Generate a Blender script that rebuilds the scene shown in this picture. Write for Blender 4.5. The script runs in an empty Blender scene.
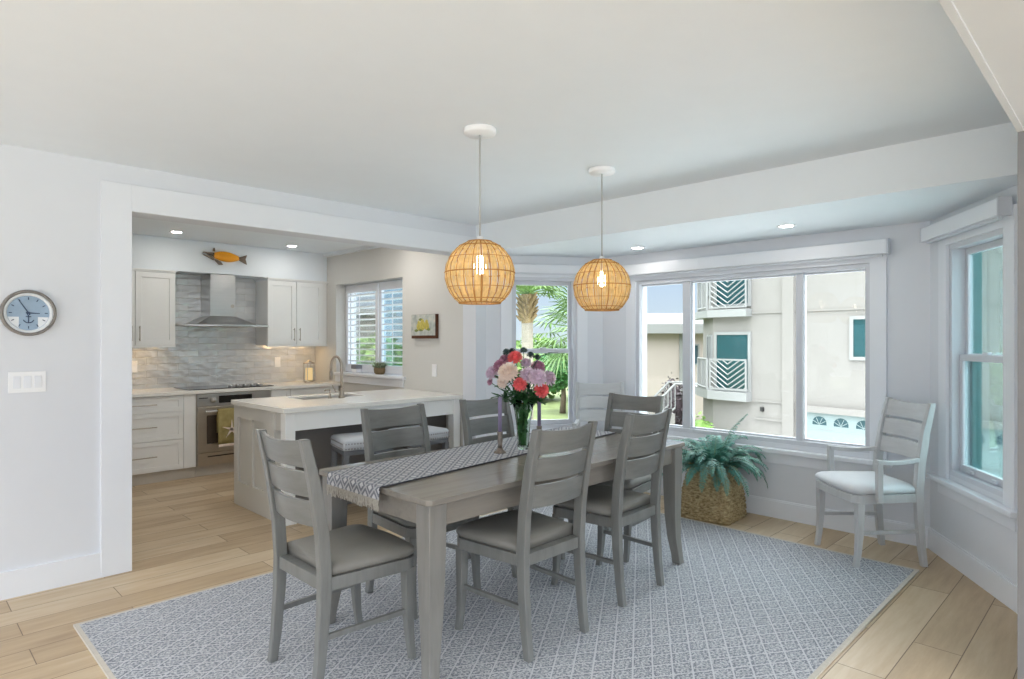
import bpy, bmesh, math, random
from mathutils import Vector, Matrix
random.seed(7)
sc = bpy.context.scene
COL = sc.collection
PI = math.pi
R = math.radians

# ------------------------------------------------------------------ materials
def lin(c):
    out = []
    for v in c:
        v = v / 255.0
        out.append(v / 12.92 if v <= 0.04045 else ((v + 0.055) / 1.055) ** 2.4)
    return tuple(out) + (1.0,)

def new_mat(name):
    m = bpy.data.materials.new(name)
    m.use_nodes = True
    nt = m.node_tree
    nt.nodes.clear()
    out = nt.nodes.new('ShaderNodeOutputMaterial')
    return m, nt, out

def N(nt, t, **kw):
    n = nt.nodes.new(t)
    for k, v in kw.items():
        setattr(n, k, v)
    return n

def math_(nt, op, a, b=None, clamp=False):
    n = nt.nodes.new('ShaderNodeMath')
    n.operation = op
    n.use_clamp = clamp
    for i, v in enumerate((a, b)):
        if v is None:
            continue
        if isinstance(v, (int, float)):
            n.inputs[i].default_value = v
        else:
            nt.links.new(v, n.inputs[i])
    return n.outputs[0]

def ramp(nt, fac, stops):
    r = nt.nodes.new('ShaderNodeValToRGB')
    el = r.color_ramp.elements
    el[0].position, el[0].color = stops[0]
    el[1].position, el[1].color = stops[-1]
    for p, c in stops[1:-1]:
        e = el.new(p)
        e.color = c
    nt.links.new(fac, r.inputs[0])
    return r.outputs[0]

def mixc(nt, fac, a, b):
    n = nt.nodes.new('ShaderNodeMix')
    n.data_type = 'RGBA'
    for i, v in ((0, fac), (6, a), (7, b)):
        if isinstance(v, (int, float, tuple)):
            n.inputs[i].default_value = v
        else:
            nt.links.new(v, n.inputs[i])
    return n.outputs[2]

def coords(nt, scale=(1, 1, 1), rot=(0, 0, 0), kind='Object'):
    tc = nt.nodes.new('ShaderNodeTexCoord')
    mp = nt.nodes.new('ShaderNodeMapping')
    mp.inputs['Scale'].default_value = scale
    mp.inputs['Rotation'].default_value = rot
    nt.links.new(tc.outputs[kind], mp.inputs[0])
    return mp.outputs[0]

def noise(nt, vec, scale, detail=4, rough=.55):
    n = nt.nodes.new('ShaderNodeTexNoise')
    n.inputs['Scale'].default_value = scale
    n.inputs['Detail'].default_value = detail
    n.inputs['Roughness'].default_value = rough
    nt.links.new(vec, n.inputs['Vector'])
    return n.outputs[0]

def bump(nt, h, strength, dist=.01):
    b = nt.nodes.new('ShaderNodeBump')
    b.inputs['Strength'].default_value = strength
    b.inputs['Distance'].default_value = dist
    nt.links.new(h, b.inputs['Height'])
    return b.outputs[0]

def bsdf(nt, out, rough=.5, metal=0, spec=.5):
    p = nt.nodes.new('ShaderNodeBsdfPrincipled')
    p.inputs['Roughness'].default_value = rough
    p.inputs['Metallic'].default_value = metal
    p.inputs['Specular IOR Level'].default_value = spec
    nt.links.new(p.outputs[0], out.inputs[0])
    return p

def shade(c, k):
    return tuple(min(1, v * k) for v in c[:3]) + (1.0,)

def pm(name, rgb, rough=.5, metal=0, var=.04, scale=6, stretch=(1, 1, 1), bstr=0, bscale=60, bdist=.004, spec=.5, sss=0, trans=0):
    m, nt, out = new_mat(name)
    p = bsdf(nt, out, rough, metal, spec)
    c = lin(rgb)
    v = coords(nt, stretch)
    n = noise(nt, v, scale)
    nt.links.new(ramp(nt, n, [(.25, shade(c, 1 - var)), (.75, shade(c, 1 + var))]), p.inputs['Base Color'])
    if bstr:
        nt.links.new(bump(nt, noise(nt, v, bscale, 3), bstr, bdist), p.inputs['Normal'])
    if trans:
        p.inputs['Transmission Weight'].default_value = trans
    return m

def wood(name, rgb, dark=.78, light=1.12, rough=.4, stretch=(1, 14, 14), scale=2.4):
    m, nt, out = new_mat(name)
    p = bsdf(nt, out, rough)
    c = lin(rgb)
    v = coords(nt, stretch)
    n1 = noise(nt, v, scale, 8, .65)
    n2 = noise(nt, coords(nt, (1, 3, 3)), 2.0, 2)
    n = math_(nt, 'ADD', math_(nt, 'MULTIPLY', n1, .75), math_(nt, 'MULTIPLY', n2, .25))
    nt.links.new(ramp(nt, n, [(.3, shade(c, dark)), (.5, c), (.7, shade(c, light))]), p.inputs['Base Color'])
    nt.links.new(bump(nt, n1, .25, .002), p.inputs['Normal'])
    return m

def emit(name, rgb, strength):
    m, nt, out = new_mat(name)
    e = nt.nodes.new('ShaderNodeEmission')
    e.inputs[0].default_value = lin(rgb)
    e.inputs[1].default_value = strength
    nt.links.new(e.outputs[0], out.inputs[0])
    return m

def pane_mat(name, tint):
    m, nt, out = new_mat(name)
    t = nt.nodes.new('ShaderNodeBsdfTransparent')
    t.inputs[0].default_value = lin(tint)
    g = nt.nodes.new('ShaderNodeBsdfGlossy')
    g.inputs['Roughness'].default_value = .02
    f = nt.nodes.new('ShaderNodeFresnel')
    f.inputs[0].default_value = 1.4
    mx = nt.nodes.new('ShaderNodeMixShader')
    nt.links.new(math_(nt, 'MULTIPLY', f.outputs[0], .6), mx.inputs[0])
    nt.links.new(t.outputs[0], mx.inputs[1])
    nt.links.new(g.outputs[0], mx.inputs[2])
    nt.links.new(mx.outputs[0], out.inputs[0])
    return m

M = {}
M['wall'] = pm('wall_paint', (219, 222, 228), .6, var=.01, bstr=.05, bscale=180)
M['wall_warm'] = pm('wall_paint_kitchen', (208, 207, 203), .6, var=.01, bstr=.05, bscale=180)
M['ceil'] = pm('ceiling_paint', (230, 236, 241), .7, var=.01, bstr=.08, bscale=120)
M['trim'] = pm('trim_paint', (228, 231, 237), .35, var=.01)
M['header'] = pm('header_paint', (206, 209, 211), .6, var=.01)
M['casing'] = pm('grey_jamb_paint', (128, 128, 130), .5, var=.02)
M['vinyl'] = pm('window_vinyl', (206, 209, 216), .35, var=.01)
M['exterior_jamb'] = pm('tinted_jamb', (70, 120, 120), .4)
M['cab'] = pm('cabinet_paint', (236, 237, 236), .38, var=.01)
M['island'] = pm('island_paint', (206, 204, 198), .4, var=.015)
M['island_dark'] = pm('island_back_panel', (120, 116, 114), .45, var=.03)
M['kick'] = pm('toe_kick', (190, 184, 174), .5)
M['steel'] = pm('brushed_steel', (196, 196, 196), .28, 1, var=.04, scale=3, stretch=(1, 1, 30))
M['steel_oven'] = pm('oven_steel', (190, 182, 172), .32, 1, var=.05, scale=3, stretch=(1, 1, 40))
M['nickel'] = pm('brushed_nickel', (176, 168, 158), .3, 1, var=.03)
M['black'] = pm('black_gloss', (22, 22, 24), .08, 0, var=.02)
M['black_soft'] = pm('black_soft', (40, 38, 38), .5)
M['oven_glass'] = pm('oven_door_glass', (70, 60, 52), .06, 0, var=.05)
M['quartz'] = pm('white_quartz', (240, 238, 232), .15, var=.03, scale=9)
M['chair'] = wood('grey_wash_wood_chair', (116, 117, 115), .78, 1.16, .3, (9, 9, 1.2), 3.0)
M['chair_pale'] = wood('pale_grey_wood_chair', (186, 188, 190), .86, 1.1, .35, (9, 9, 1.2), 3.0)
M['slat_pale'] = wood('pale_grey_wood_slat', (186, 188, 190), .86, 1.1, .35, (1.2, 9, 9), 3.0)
M['slat'] = wood('grey_wash_wood_slat', (116, 117, 115), .76, 1.16, .3, (1.2, 9, 9), 3.0)
M['table'] = wood('grey_wash_wood_table', (132, 127, 120), .8, 1.12, .16, (1, 12, 12), 2.6)
M['table_leg'] = wood('grey_wash_wood_leg', (126, 124, 120), .8, 1.12, .34, (9, 9, 1), 2.6)
M['seat'] = pm('taupe_upholstery', (122, 120, 115), .55, var=.04, scale=12, bstr=.15, bscale=400, bdist=.001)
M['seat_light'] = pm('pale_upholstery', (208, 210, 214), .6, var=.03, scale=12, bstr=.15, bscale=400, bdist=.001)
M['stool_fabric'] = pm('stool_upholstery', (186, 190, 196), .7, var=.03, bstr=.2, bscale=300, bdist=.001)
M['stool_wood'] = pm('stool_wood', (96, 98, 102), .5, var=.08)
M['nail'] = pm('nailhead_metal', (150, 150, 152), .3, 1)
M['white_plastic'] = pm('white_plastic', (240, 241, 243), .35, var=.01)
M['cord'] = pm('grey_cord', (176, 176, 176), .5)
M['reed'] = None
M['clock_face'] = pm('clock_face_blue', (150, 172, 194), .4, var=.1, scale=20)
M['clock_white'] = pm('clock_white', (228, 232, 236), .4, var=.02)
M['clock_rim'] = wood('weathered_clock_rim', (132, 128, 124), .7, 1.15, .5, (6, 6, 6), 6)
M['navy'] = pm('navy_paint', (42, 62, 92), .5)
M['orange'] = pm('orange_fish_paint', (250, 164, 26), .35, var=.12, scale=14, stretch=(.4, 1, 2))
M['fish_grey'] = pm('fish_grey_wood', (120, 104, 88), .5, var=.3, scale=25)
M['dark_brown'] = pm('dark_brown_wood', (84, 44, 22), .5, var=.12, scale=8)
M['plaque'] = None
M['towel'] = None
M['basket'] = None
M['fern'] = pm('fern_frond', (84, 140, 128), .45, var=.3, scale=22)
M['fern_stem'] = pm('fern_stem', (92, 120, 84), .5)
M['soil'] = pm('dark_soil', (50, 42, 36), .9, var=.3, scale=40)
M['leaf'] = pm('flower_leaf', (44, 92, 48), .45, var=.35, scale=30)
M['leaf_dark'] = pm('grey_green_bud', (62, 84, 82), .55, var=.3, scale=40)
M['stem'] = pm('flower_stem', (60, 112, 56), .5, var=.2)
M['coral'] = pm('coral_petal', (236, 110, 112), .5, var=.3, scale=40)
M['cream'] = pm('cream_petal', (232, 216, 204), .5, var=.16, scale=40)
M['lilac'] = pm('lilac_petal', (212, 192, 208), .5, var=.2, scale=40)
M['mauve'] = pm('mauve_petal', (182, 132, 156), .5, var=.18, scale=40)
M['flower_heart'] = pm('flower_heart', (196, 182, 92), .6, var=.2, scale=60)
M['purple_wax'] = pm('purple_wax', (132, 122, 152), .45, var=.05)
M['pewter'] = pm('aged_pewter', (136, 126, 118), .4, .7, var=.3, scale=40, bstr=.6, bscale=90)
M['lamp_glow'] = emit('bulb_glow', (255, 236, 205), 20)
M['down_glow'] = emit('downlight_lens', (255, 248, 240), 95)
M['down_glow_added'] = emit('downlight_lens_added', (255, 248, 240), 300)  # stronger lens for the added, unseen kitchen downlights
M['strip_glow'] = emit('under_cabinet_strip', (255, 214, 160), 16)
M['jar_glow'] = emit('lantern_glow', (255, 222, 160), .8)
M['pane'] = pane_mat('clear_pane', (246, 250, 250))
M['pane_tint'] = pane_mat('sea_tinted_pane', (226, 243, 243))
M['pane_blue'] = pane_mat('blue_tinted_pane', (228, 241, 245))
M['ext_white'] = pm('stucco_white', (126, 121, 117), .8, var=.03, scale=2)
M['ext_trim'] = pm('exterior_trim_white', (134, 133, 132), .6, var=.02)
M['ext_teal'] = pm('teal_window_glass', (28, 66, 70), .08, 0, var=.12, scale=3)
M['ext_dark'] = pm('dark_window_glass', (52, 74, 82), .08, 0, var=.2, scale=3)
M['ext_beige'] = pm('stucco_beige', (170, 157, 150), .8, var=.03, scale=2)
M['garage'] = pm('garage_door_paint', (124, 136, 136), .5, var=.02)
M['lawn'] = pm('lawn_grass', (98, 108, 64), .9, var=.3, scale=1.4)
M['terrace'] = pm('bounce_terrace_tile', (152, 152, 153), .8, var=.03, scale=2)  # surface of the added terrace that bounces light indoors
M['driveway'] = pm('concrete_driveway', (230, 230, 230), .9, var=.04, scale=2)
M['shrub'] = pm('shrub_leaf', (98, 128, 56), .6, var=.4, scale=3)
M['shrub_dark'] = pm('dark_shrub_leaf', (70, 58, 62), .6, var=.4, scale=4)
M['tree_leaf'] = pm('tree_leaf', (66, 118, 62), .55, var=.4, scale=3)
M['palm_leaf'] = pm('palm_frond', (92, 122, 62), .5, var=.35, scale=1.6)
M['palm_trunk'] = pm('palm_trunk', (140, 132, 118), .8, var=.15, scale=3, stretch=(1, 1, 6), bstr=.4, bscale=12, bdist=.03)
M['palm_boot'] = pm('palm_boot', (128, 108, 76), .8, var=.3, scale=9, bstr=.5, bscale=20, bdist=.02)
M['bark'] = pm('tree_bark', (96, 82, 68), .8, var=.25, scale=8)
M['pot_grey'] = pm('grey_pot', (128, 132, 142), .6, var=.1)
M['succulent'] = pm('succulent', (112, 124, 96), .6, var=.35, scale=30)
M['binding'] = pm('rug_binding', (196, 190, 180), .8, var=.08, scale=60)

def make_floor_mat():
    m, nt, out = new_mat('oak_planks')
    p = bsdf(nt, out, .42, 0, .4)
    tc = nt.nodes.new('ShaderNodeTexCoord')
    br = nt.nodes.new('ShaderNodeTexBrick')
    br.offset = .37
    br.offset_frequency = 2
    br.inputs['Scale'].default_value = 1
    br.inputs['Brick Width'].default_value = 1.22
    br.inputs['Row Height'].default_value = .186
    br.inputs['Mortar Size'].default_value = .0022
    br.inputs['Mortar Smooth'].default_value = .2
    br.inputs['Bias'].default_value = 0
    br.inputs['Color1'].default_value = (0, 0, 0, 1)
    br.inputs['Color2'].default_value = (1, 1, 1, 1)
    br.inputs['Mortar'].default_value = (.5, .5, .5, 1)
    mp = nt.nodes.new('ShaderNodeMapping')
    mp.inputs['Location'].default_value = (.3, -.001, 0)
    nt.links.new(tc.outputs['Object'], mp.inputs[0])
    nt.links.new(mp.outputs[0], br.inputs['Vector'])
    sep = nt.nodes.new('ShaderNodeSeparateColor')
    nt.links.new(br.outputs['Color'], sep.inputs[0])
    tone = sep.outputs[0]
    # the grain is shifted from plank to plank
    comb = nt.nodes.new('ShaderNodeCombineXYZ')
    nt.links.new(math_(nt, 'MULTIPLY', tone, 17.0), comb.inputs[2])
    va = nt.nodes.new('ShaderNodeVectorMath')
    va.operation = 'ADD'
    v0 = coords(nt, (1.1, 9, 1))
    nt.links.new(v0, va.inputs[0])
    nt.links.new(comb.outputs[0], va.inputs[1])
    g = noise(nt, va.outputs[0], 2.2, 8, .62)
    g2 = noise(nt, coords(nt, (.8, 2.2, 1)), 1.6, 3)
    f = math_(nt, 'ADD', math_(nt, 'MULTIPLY', g, .55), math_(nt, 'ADD', math_(nt, 'MULTIPLY', tone, .26), math_(nt, 'MULTIPLY', g2, .2)))
    col = ramp(nt, f, [(.25, lin((160, 136, 108))), (.5, lin((188, 166, 136))), (.75, lin((208, 192, 166)))])
    col = mixc(nt, br.outputs['Fac'], col, lin((112, 92, 72)))
    nt.links.new(col, p.inputs['Base Color'])
    nt.links.new(bump(nt, math_(nt, 'SUBTRACT', math_(nt, 'MULTIPLY', g, .2), br.outputs['Fac']), .3, .002), p.inputs['Normal'])
    return m
M['floor'] = make_floor_mat()

def lattice(nt, ang, space, fold=False):
    """returns (|frac-.5| along two families of crossing lines)"""
    tc = nt.nodes.new('ShaderNodeTexCoord')
    sp = nt.nodes.new('ShaderNodeSeparateXYZ')
    nt.links.new(tc.outputs['Object'], sp.inputs[0])
    s, c = math.sin(ang) / space, math.cos(ang) / space
    xx = math_(nt, 'ADD', sp.outputs[0], sp.outputs[2]) if fold else sp.outputs[0]
    a = math_(nt, 'MULTIPLY', xx, s)
    b = math_(nt, 'MULTIPLY', sp.outputs[1], c)
    u = math_(nt, 'SUBTRACT', a, b)
    v = math_(nt, 'ADD', a, b)
    fu = math_(nt, 'ABSOLUTE', math_(nt, 'SUBTRACT', math_(nt, 'FRACT', u), .5))
    fv = math_(nt, 'ABSOLUTE', math_(nt, 'SUBTRACT', math_(nt, 'FRACT', v), .5))
    return fu, fv, tc

def make_rug_mat():
    m, nt, out = new_mat('rug_weave')
    p = bsdf(nt, out, .95, 0, .1)
    fu, fv, tc = lattice(nt, R(33.4), .082)
    mx = math_(nt, 'MAXIMUM', fu, fv)
    line = math_(nt, 'GREATER_THAN', mx, .455)
    ring = math_(nt, 'LESS_THAN', math_(nt, 'ABSOLUTE', math_(nt, 'SUBTRACT', math_(nt, 'MAXIMUM', fu, fv), .24)), .05)
    cross = math_(nt, 'LESS_THAN', math_(nt, 'MINIMUM', fu, fv), .05)
    cross = math_(nt, 'MULTIPLY', cross, math_(nt, 'LESS_THAN', mx, .38))
    ns = noise(nt, coords(nt), 95, 2, .6)
    sp = math_(nt, 'GREATER_THAN', ns, .53)
    mot = math_(nt, 'MAXIMUM', math_(nt, 'MULTIPLY', math_(nt, 'MAXIMUM', ring, cross), .42), math_(nt, 'MULTIPLY', sp, .8))
    mot = math_(nt, 'MULTIPLY', mot, math_(nt, 'ADD', .35, ns))
    big = noise(nt, coords(nt), 1.3, 3)
    base = ramp(nt, big, [(.3, lin((126, 130, 140))), (.7, lin((140, 144, 153)))])
    f = math_(nt, 'MAXIMUM', math_(nt, 'MULTIPLY', line, .8), mot, True)
    nt.links.new(mixc(nt, f, base, lin((208, 210, 214))), p.inputs['Base Color'])
    nt.links.new(bump(nt, math_(nt, 'ADD', f, ns), .5, .004), p.inputs['Normal'])
    return m
M['rug'] = make_rug_mat()

def make_runner_mat():
    m, nt, out = new_mat('runner_weave')
    p = bsdf(nt, out, .9, 0, .1)
    fu, fv, tc = lattice(nt, R(40), .052, True)
    a = math_(nt, 'LESS_THAN', math_(nt, 'MAXIMUM', fu, fv), .22)
    l = math_(nt, 'GREATER_THAN', math_(nt, 'MAXIMUM', fu, fv), .42)
    n = noise(nt, coords(nt), 160, 2)
    f = math_(nt, 'MULTIPLY', math_(nt, 'MAXIMUM', a, math_(nt, 'MULTIPLY', l, .7)), math_(nt, 'ADD', .45, n), True)
    nt.links.new(mixc(nt, f, lin((128, 131, 141)), lin((206, 207, 210))), p.inputs['Base Color'])
    nt.links.new(bump(nt, n, .4, .002), p.inputs['Normal'])
    return m
M['runner'] = make_runner_mat()
M['runner_edge'] = pm('runner_dark_edge', (70, 70, 78), .9)
M['fringe'] = pm('runner_fringe', (176, 172, 164), .9, var=.2, scale=80)

def make_tile_mat():
    m, nt, out = new_mat('glazed_subway_tile')
    p = bsdf(nt, out, .1, 0, .9)
    tc = nt.nodes.new('ShaderNodeTexCoord')
    sp = nt.nodes.new('ShaderNodeSeparateXYZ')
    cb = nt.nodes.new('ShaderNodeCombineXYZ')
    nt.links.new(tc.outputs['Object'], sp.inputs[0])
    nt.links.new(sp.outputs[0], cb.inputs[0])
    nt.links.new(sp.outputs[2], cb.inputs[1])
    br = nt.nodes.new('ShaderNodeTexBrick')
    for k, v in (('Scale', 1), ('Brick Width', .205), ('Row Height', .071), ('Mortar Size', .002), ('Mortar Smooth', .4), ('Bias', 0)):
        br.inputs[k].default_value = v
    br.inputs['Color1'].default_value = lin((196, 199, 203))
    br.inputs['Color2'].default_value = lin((214, 216, 217))
    br.inputs['Mortar'].default_value = lin((206, 204, 198))
    nt.links.new(cb.outputs[0], br.inputs['Vector'])
    nt.links.new(br.outputs['Color'], p.inputs['Base Color'])
    p.inputs['Coat Weight'].default_value = 1
    p.inputs['Coat IOR'].default_value = 2.2
    p.inputs['Coat Roughness'].default_value = .03
    n = noise(nt, coords(nt, (.7, 1, 1.2)), 14, 1, .4)
    h = math_(nt, 'SUBTRACT', n, math_(nt, 'MULTIPLY', br.outputs['Fac'], .25))
    bn = bump(nt, h, 1.0, .010)
    nt.links.new(bn, p.inputs['Normal'])
    nt.links.new(bn, p.inputs['Coat Normal'])
    return m
M['tile'] = make_tile_mat()

def make_reed_mat(name, rgb, tw=.35):
    m, nt, out = new_mat(name)
    c = lin(rgb)
    v = coords(nt, (1, 1, 1))
    n = noise(nt, v, 30, 4)
    col = ramp(nt, n, [(.3, shade(c, .78)), (.7, shade(c, 1.12))])
    d = nt.nodes.new('ShaderNodeBsdfDiffuse')
    t = nt.nodes.new('ShaderNodeBsdfTranslucent')
    mx = nt.nodes.new('ShaderNodeMixShader')
    mx.inputs[0].default_value = tw
    nt.links.new(col, d.inputs[0])
    nt.links.new(col, t.inputs[0])
    nt.links.new(d.outputs[0], mx.inputs[1])
    nt.links.new(t.outputs[0], mx.inputs[2])
    nt.links.new(mx.outputs[0], out.inputs[0])
    return m
M['reed'] = make_reed_mat('rattan_reed', (246, 222, 168), .4)
M['reed_dark'] = make_reed_mat('rattan_binding', (196, 148, 92), .2)

def make_towel():
    m, nt, out = new_mat('olive_towel')
    p = bsdf(nt, out, .9, 0, .1)
    n = noise(nt, coords(nt), 14, 3)
    nt.links.new(ramp(nt, n, [(.3, lin((140, 128, 84))), (.7, lin((170, 156, 108)))]), p.inputs['Base Color'])
    nt.links.new(bump(nt, noise(nt, coords(nt), 300), .4, .002), p.inputs['Normal'])
    return m
M['towel'] = make_towel()

def make_basket():
    m, nt, out = new_mat('seagrass_weave')
    p = bsdf(nt, out, .8, 0, .2)
    n = noise(nt, coords(nt, (1, 1, 2.5)), 38, 4, .7)
    nt.links.new(ramp(nt, n, [(.3, lin((104, 84, 56))), (.5, lin((166, 146, 108))), (.72, lin((206, 190, 152)))]), p.inputs['Base Color'])
    nt.links.new(bump(nt, n, .6, .01), p.inputs['Normal'])
    return m
M['basket'] = make_basket()

def make_plaque():
    m, nt, out = new_mat('painted_still_life')
    p = bsdf(nt, out, .5)
    tc = nt.nodes.new('ShaderNodeTexCoord')
    n = noise(nt, coords(nt), 22, 4)
    nt.links.new(ramp(nt, n, [(.3, lin((150, 158, 156))), (.55, lin((186, 190, 184))), (.75, lin((204, 200, 186)))]), p.inputs['Base Color'])
    return m
M['plaque'] = make_plaque()
M['paint_yellow'] = pm('painted_yellow', (186, 172, 84), .5, var=.3, scale=40)
M['paint_green'] = pm('painted_green', (120, 132, 70), .5, var=.3, scale=40)
gl, nt_, out_ = new_mat('vase_glass')
p_ = bsdf(nt_, out_, .02)
p_.inputs['Base Color'].default_value = lin((236, 246, 240))
p_.inputs['Transmission Weight'].default_value = 1
p_.inputs['IOR'].default_value = 1.2
M['glass'] = gl

# ------------------------------------------------------------------ mesh helpers
def BM():
    return bmesh.new()

def box(bm, x0, x1, y0, y1, z0, z1, mat=None):
    vs = [bm.verts.new((x, y, z)) for x in (x0, x1) for y in (y0, y1) for z in (z0, z1)]
    if mat is not None:
        for v in vs:
            v.co = mat @ v.co
    for q in ((0, 1, 3, 2), (4, 6, 7, 5), (0, 4, 5, 1), (2, 3, 7, 6), (0, 2, 6, 4), (1, 5, 7, 3)):
        bm.faces.new([vs[i] for i in q])
    return bm

def prism(bm, pts, z0, z1, mat=None):
    a = [Vector((x, y, z0)) for x, y in pts]
    b = [Vector((x, y, z1)) for x, y in pts]
    if mat is not None:
        a = [mat @ v for v in a]
        b = [mat @ v for v in b]
    a = [bm.verts.new(v) for v in a]
    b = [bm.verts.new(v) for v in b]
    bm.faces.new(a[::-1])
    bm.faces.new(b)
    n = len(a)
    for i in range(n):
        bm.faces.new((a[i], a[(i + 1) % n], b[(i + 1) % n], b[i]))
    return bm

def loft(bm, rings, cap=True, closed=True):
    vs = [[bm.verts.new(p) for p in r] for r in rings]
    n = len(vs[0])
    for i in range(len(vs) - 1):
        for j in range(n if closed else n - 1):
            k = (j + 1) % n
            bm.faces.new((vs[i][j], vs[i][k], vs[i + 1][k], vs[i + 1][j]))
    if cap and closed:
        bm.faces.new(vs[0][::-1])
        bm.faces.new(vs[-1])
    return bm

def lathe(bm, prof, c=(0, 0, 0), seg=32, cap=True):
    rings = []
    for r, z in prof:
        rings.append([Vector((c[0] + r * math.cos(2 * PI * k / seg), c[1] + r * math.sin(2 * PI * k / seg), c[2] + z)) for k in range(seg)])
    return loft(bm, rings, cap)

def tube(bm, pts, r, seg=8, cap=True):
    pts = [Vector(p) for p in pts]
    rs = r if isinstance(r, (list, tuple)) else [r] * len(pts)
    rings = []
    prev = None
    for i, p in enumerate(pts):
        if i == 0:
            d = pts[1] - p
        elif i == len(pts) - 1:
            d = p - pts[i - 1]
        else:
            d = pts[i + 1] - pts[i - 1]
        d.normalize()
        if prev is None:
            up = Vector((0, 0, 1)) if abs(d.z) < .9 else Vector((1, 0, 0))
            a = d.cross(up).normalized()
        else:
            a = (prev - d * prev.dot(d)).normalized()
        prev = a
        b = d.cross(a)
        rings.append([p + (a * math.cos(2 * PI * k / seg) + b * math.sin(2 * PI * k / seg)) * rs[i] for k in range(seg)])
    return loft(bm, rings, cap)

def sweep_rect(bm, pts, sizes):
    """rectangular bar following pts (mostly vertical): sizes = (wx, wy) per point, section kept axis-aligned"""
    rings = []
    for p, (a, b) in zip(pts, sizes):
        x, y, z = p
        rings.append([Vector((x - a / 2, y - b / 2, z)), Vector((x + a / 2, y - b / 2, z)), Vector((x + a / 2, y + b / 2, z)), Vector((x - a / 2, y + b / 2, z))])
    return loft(bm, rings)

def ball(bm, c, r, sub=2, scale=(1, 1, 1)):
    m = Matrix.Translation(c) @ Matrix.Diagonal((r * scale[0], r * scale[1], r * scale[2], 1))
    bmesh.ops.create_icosphere(bm, subdivisions=sub, radius=1, matrix=m)
    return bm

def mroot(o):
    while o.parent:
        o = o.parent
    return Matrix.Translation(o.location) @ Matrix.Rotation(o.rotation_euler.z, 4, 'Z')

def obj(name, bm, mat, parent=None, local=False, loc=None, smooth=False, bevel=0, label=None):
    bmesh.ops.recalc_face_normals(bm, faces=bm.faces)
    if parent is not None and not local:
        bm.transform(mroot(parent).inverted())
    if loc is not None:
        bm.transform(Matrix.Translation(-Vector(loc)))
    me = bpy.data.meshes.new(name)
    bm.to_mesh(me)
    bm.free()
    mats = mat if isinstance(mat, list) else [mat]
    for m in mats:
        me.materials.append(m)
    if smooth:
        for f in me.polygons:
            f.use_smooth = True
    o = bpy.data.objects.new(name, me)
    COL.objects.link(o)
    if parent is not None:
        o.parent = parent
    if loc is not None:
        o.location = loc
    if bevel:
        b = o.modifiers.new('edge', 'BEVEL')
        b.width = bevel
        b.segments = 2
        b.limit_method = 'ANGLE'
        b.angle_limit = R(40)
        if not smooth:
            for f in me.polygons:
                f.use_smooth = True
            w = o.modifiers.new('wn', 'WEIGHTED_NORMAL')
            w.keep_sharp = False
    if label:
        o['label'] = label
    return o

def thing(name, label, cat, loc=(0, 0, 0), rz=0, group=None, kind=None):
    o = bpy.data.objects.new(name, None)
    o.empty_display_size = .1
    COL.objects.link(o)
    o.location = loc
    o.rotation_euler = (0, 0, rz)
    return tag(o, label, cat, group, kind)

def tag(o, label, cat, group=None, kind=None):
    o['label'] = label
    o['category'] = cat
    if group:
        o['group'] = group
    if kind:
        o['kind'] = kind
    return o

def copy_tree(o, parent=None):
    c = o.copy()
    COL.objects.link(c)
    if parent is not None:
        c.parent = parent
    for ch in list(o.children):
        copy_tree(ch, c)
    return c

def place(root, loc, rz, label, first):
    o = root if first else copy_tree(root)
    o.location = loc
    o.rotation_euler = (0, 0, rz)
    o['label'] = label
    return o

def struct(name, bm, mat, label, cat, **kw):
    return tag(obj(name, bm, mat, **kw), label, cat, kind='structure')

def frame_mat(p0, u, n):
    """local (t, w, z): t along u, w along n (outward)"""
    return Matrix(((u[0], n[0], 0, p0[0]), (u[1], n[1], 0, p0[1]), (0, 0, 1, 0), (0, 0, 0, 1)))

def wall_cells(bm, t0, t1, z0, z1, w0, w1, holes, mat=None):
    """one connected slab with rectangular holes (front + back + reveals)"""
    ts = sorted({t0, t1} | {h[0] for h in holes} | {h[1] for h in holes})
    zs = sorted({z0, z1} | {h[2] for h in holes} | {h[3] for h in holes})
    def solid(i, j):
        if i < 0 or j < 0 or i >= len(ts) - 1 or j >= len(zs) - 1:
            return False
        a, b = (ts[i] + ts[i + 1]) / 2, (zs[j] + zs[j + 1]) / 2
        return not any(h[0] < a < h[1] and h[2] < b < h[3] for h in holes)
    cache = {}
    def V(i, w, j):
        k = (i, w, j)
        if k not in cache:
            v = Vector((ts[i], w, zs[j]))
            cache[k] = bm.verts.new(mat @ v if mat is not None else v)
        return cache[k]
    for i in range(len(ts) - 1):
        for j in range(len(zs) - 1):
            if not solid(i, j):
                continue
            bm.faces.new((V(i, w0, j), V(i + 1, w0, j), V(i + 1, w0, j + 1), V(i, w0, j + 1)))
            bm.faces.new((V(i, w1, j), V(i, w1, j + 1), V(i + 1, w1, j + 1), V(i + 1, w1, j)))
            if not solid(i - 1, j):
                bm.faces.new((V(i, w0, j), V(i, w0, j + 1), V(i, w1, j + 1), V(i, w1, j)))
            if not solid(i + 1, j):
                bm.faces.new((V(i + 1, w0, j), V(i + 1, w1, j), V(i + 1, w1, j + 1), V(i + 1, w0, j + 1)))
            if not solid(i, j - 1):
                bm.faces.new((V(i, w0, j), V(i, w1, j), V(i + 1, w1, j), V(i + 1, w0, j)))
            if not solid(i, j + 1):
                bm.faces.new((V(i, w0, j + 1), V(i + 1, w0, j + 1), V(i + 1, w1, j + 1), V(i, w1, j + 1)))
    return bm

def ring_frame(bm, t0, t1, z0, z1, k, w0, w1, mat=None, kt=None, kb=None):
    """rectangular frame of bar width k"""
    kt = k if kt is None else kt
    kb = k if kb is None else kb
    return wall_cells(bm, t0, t1, z0, z1, w0, w1, [(t0 + k, t1 - k, z0 + kb, z1 - kt)], mat)

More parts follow.
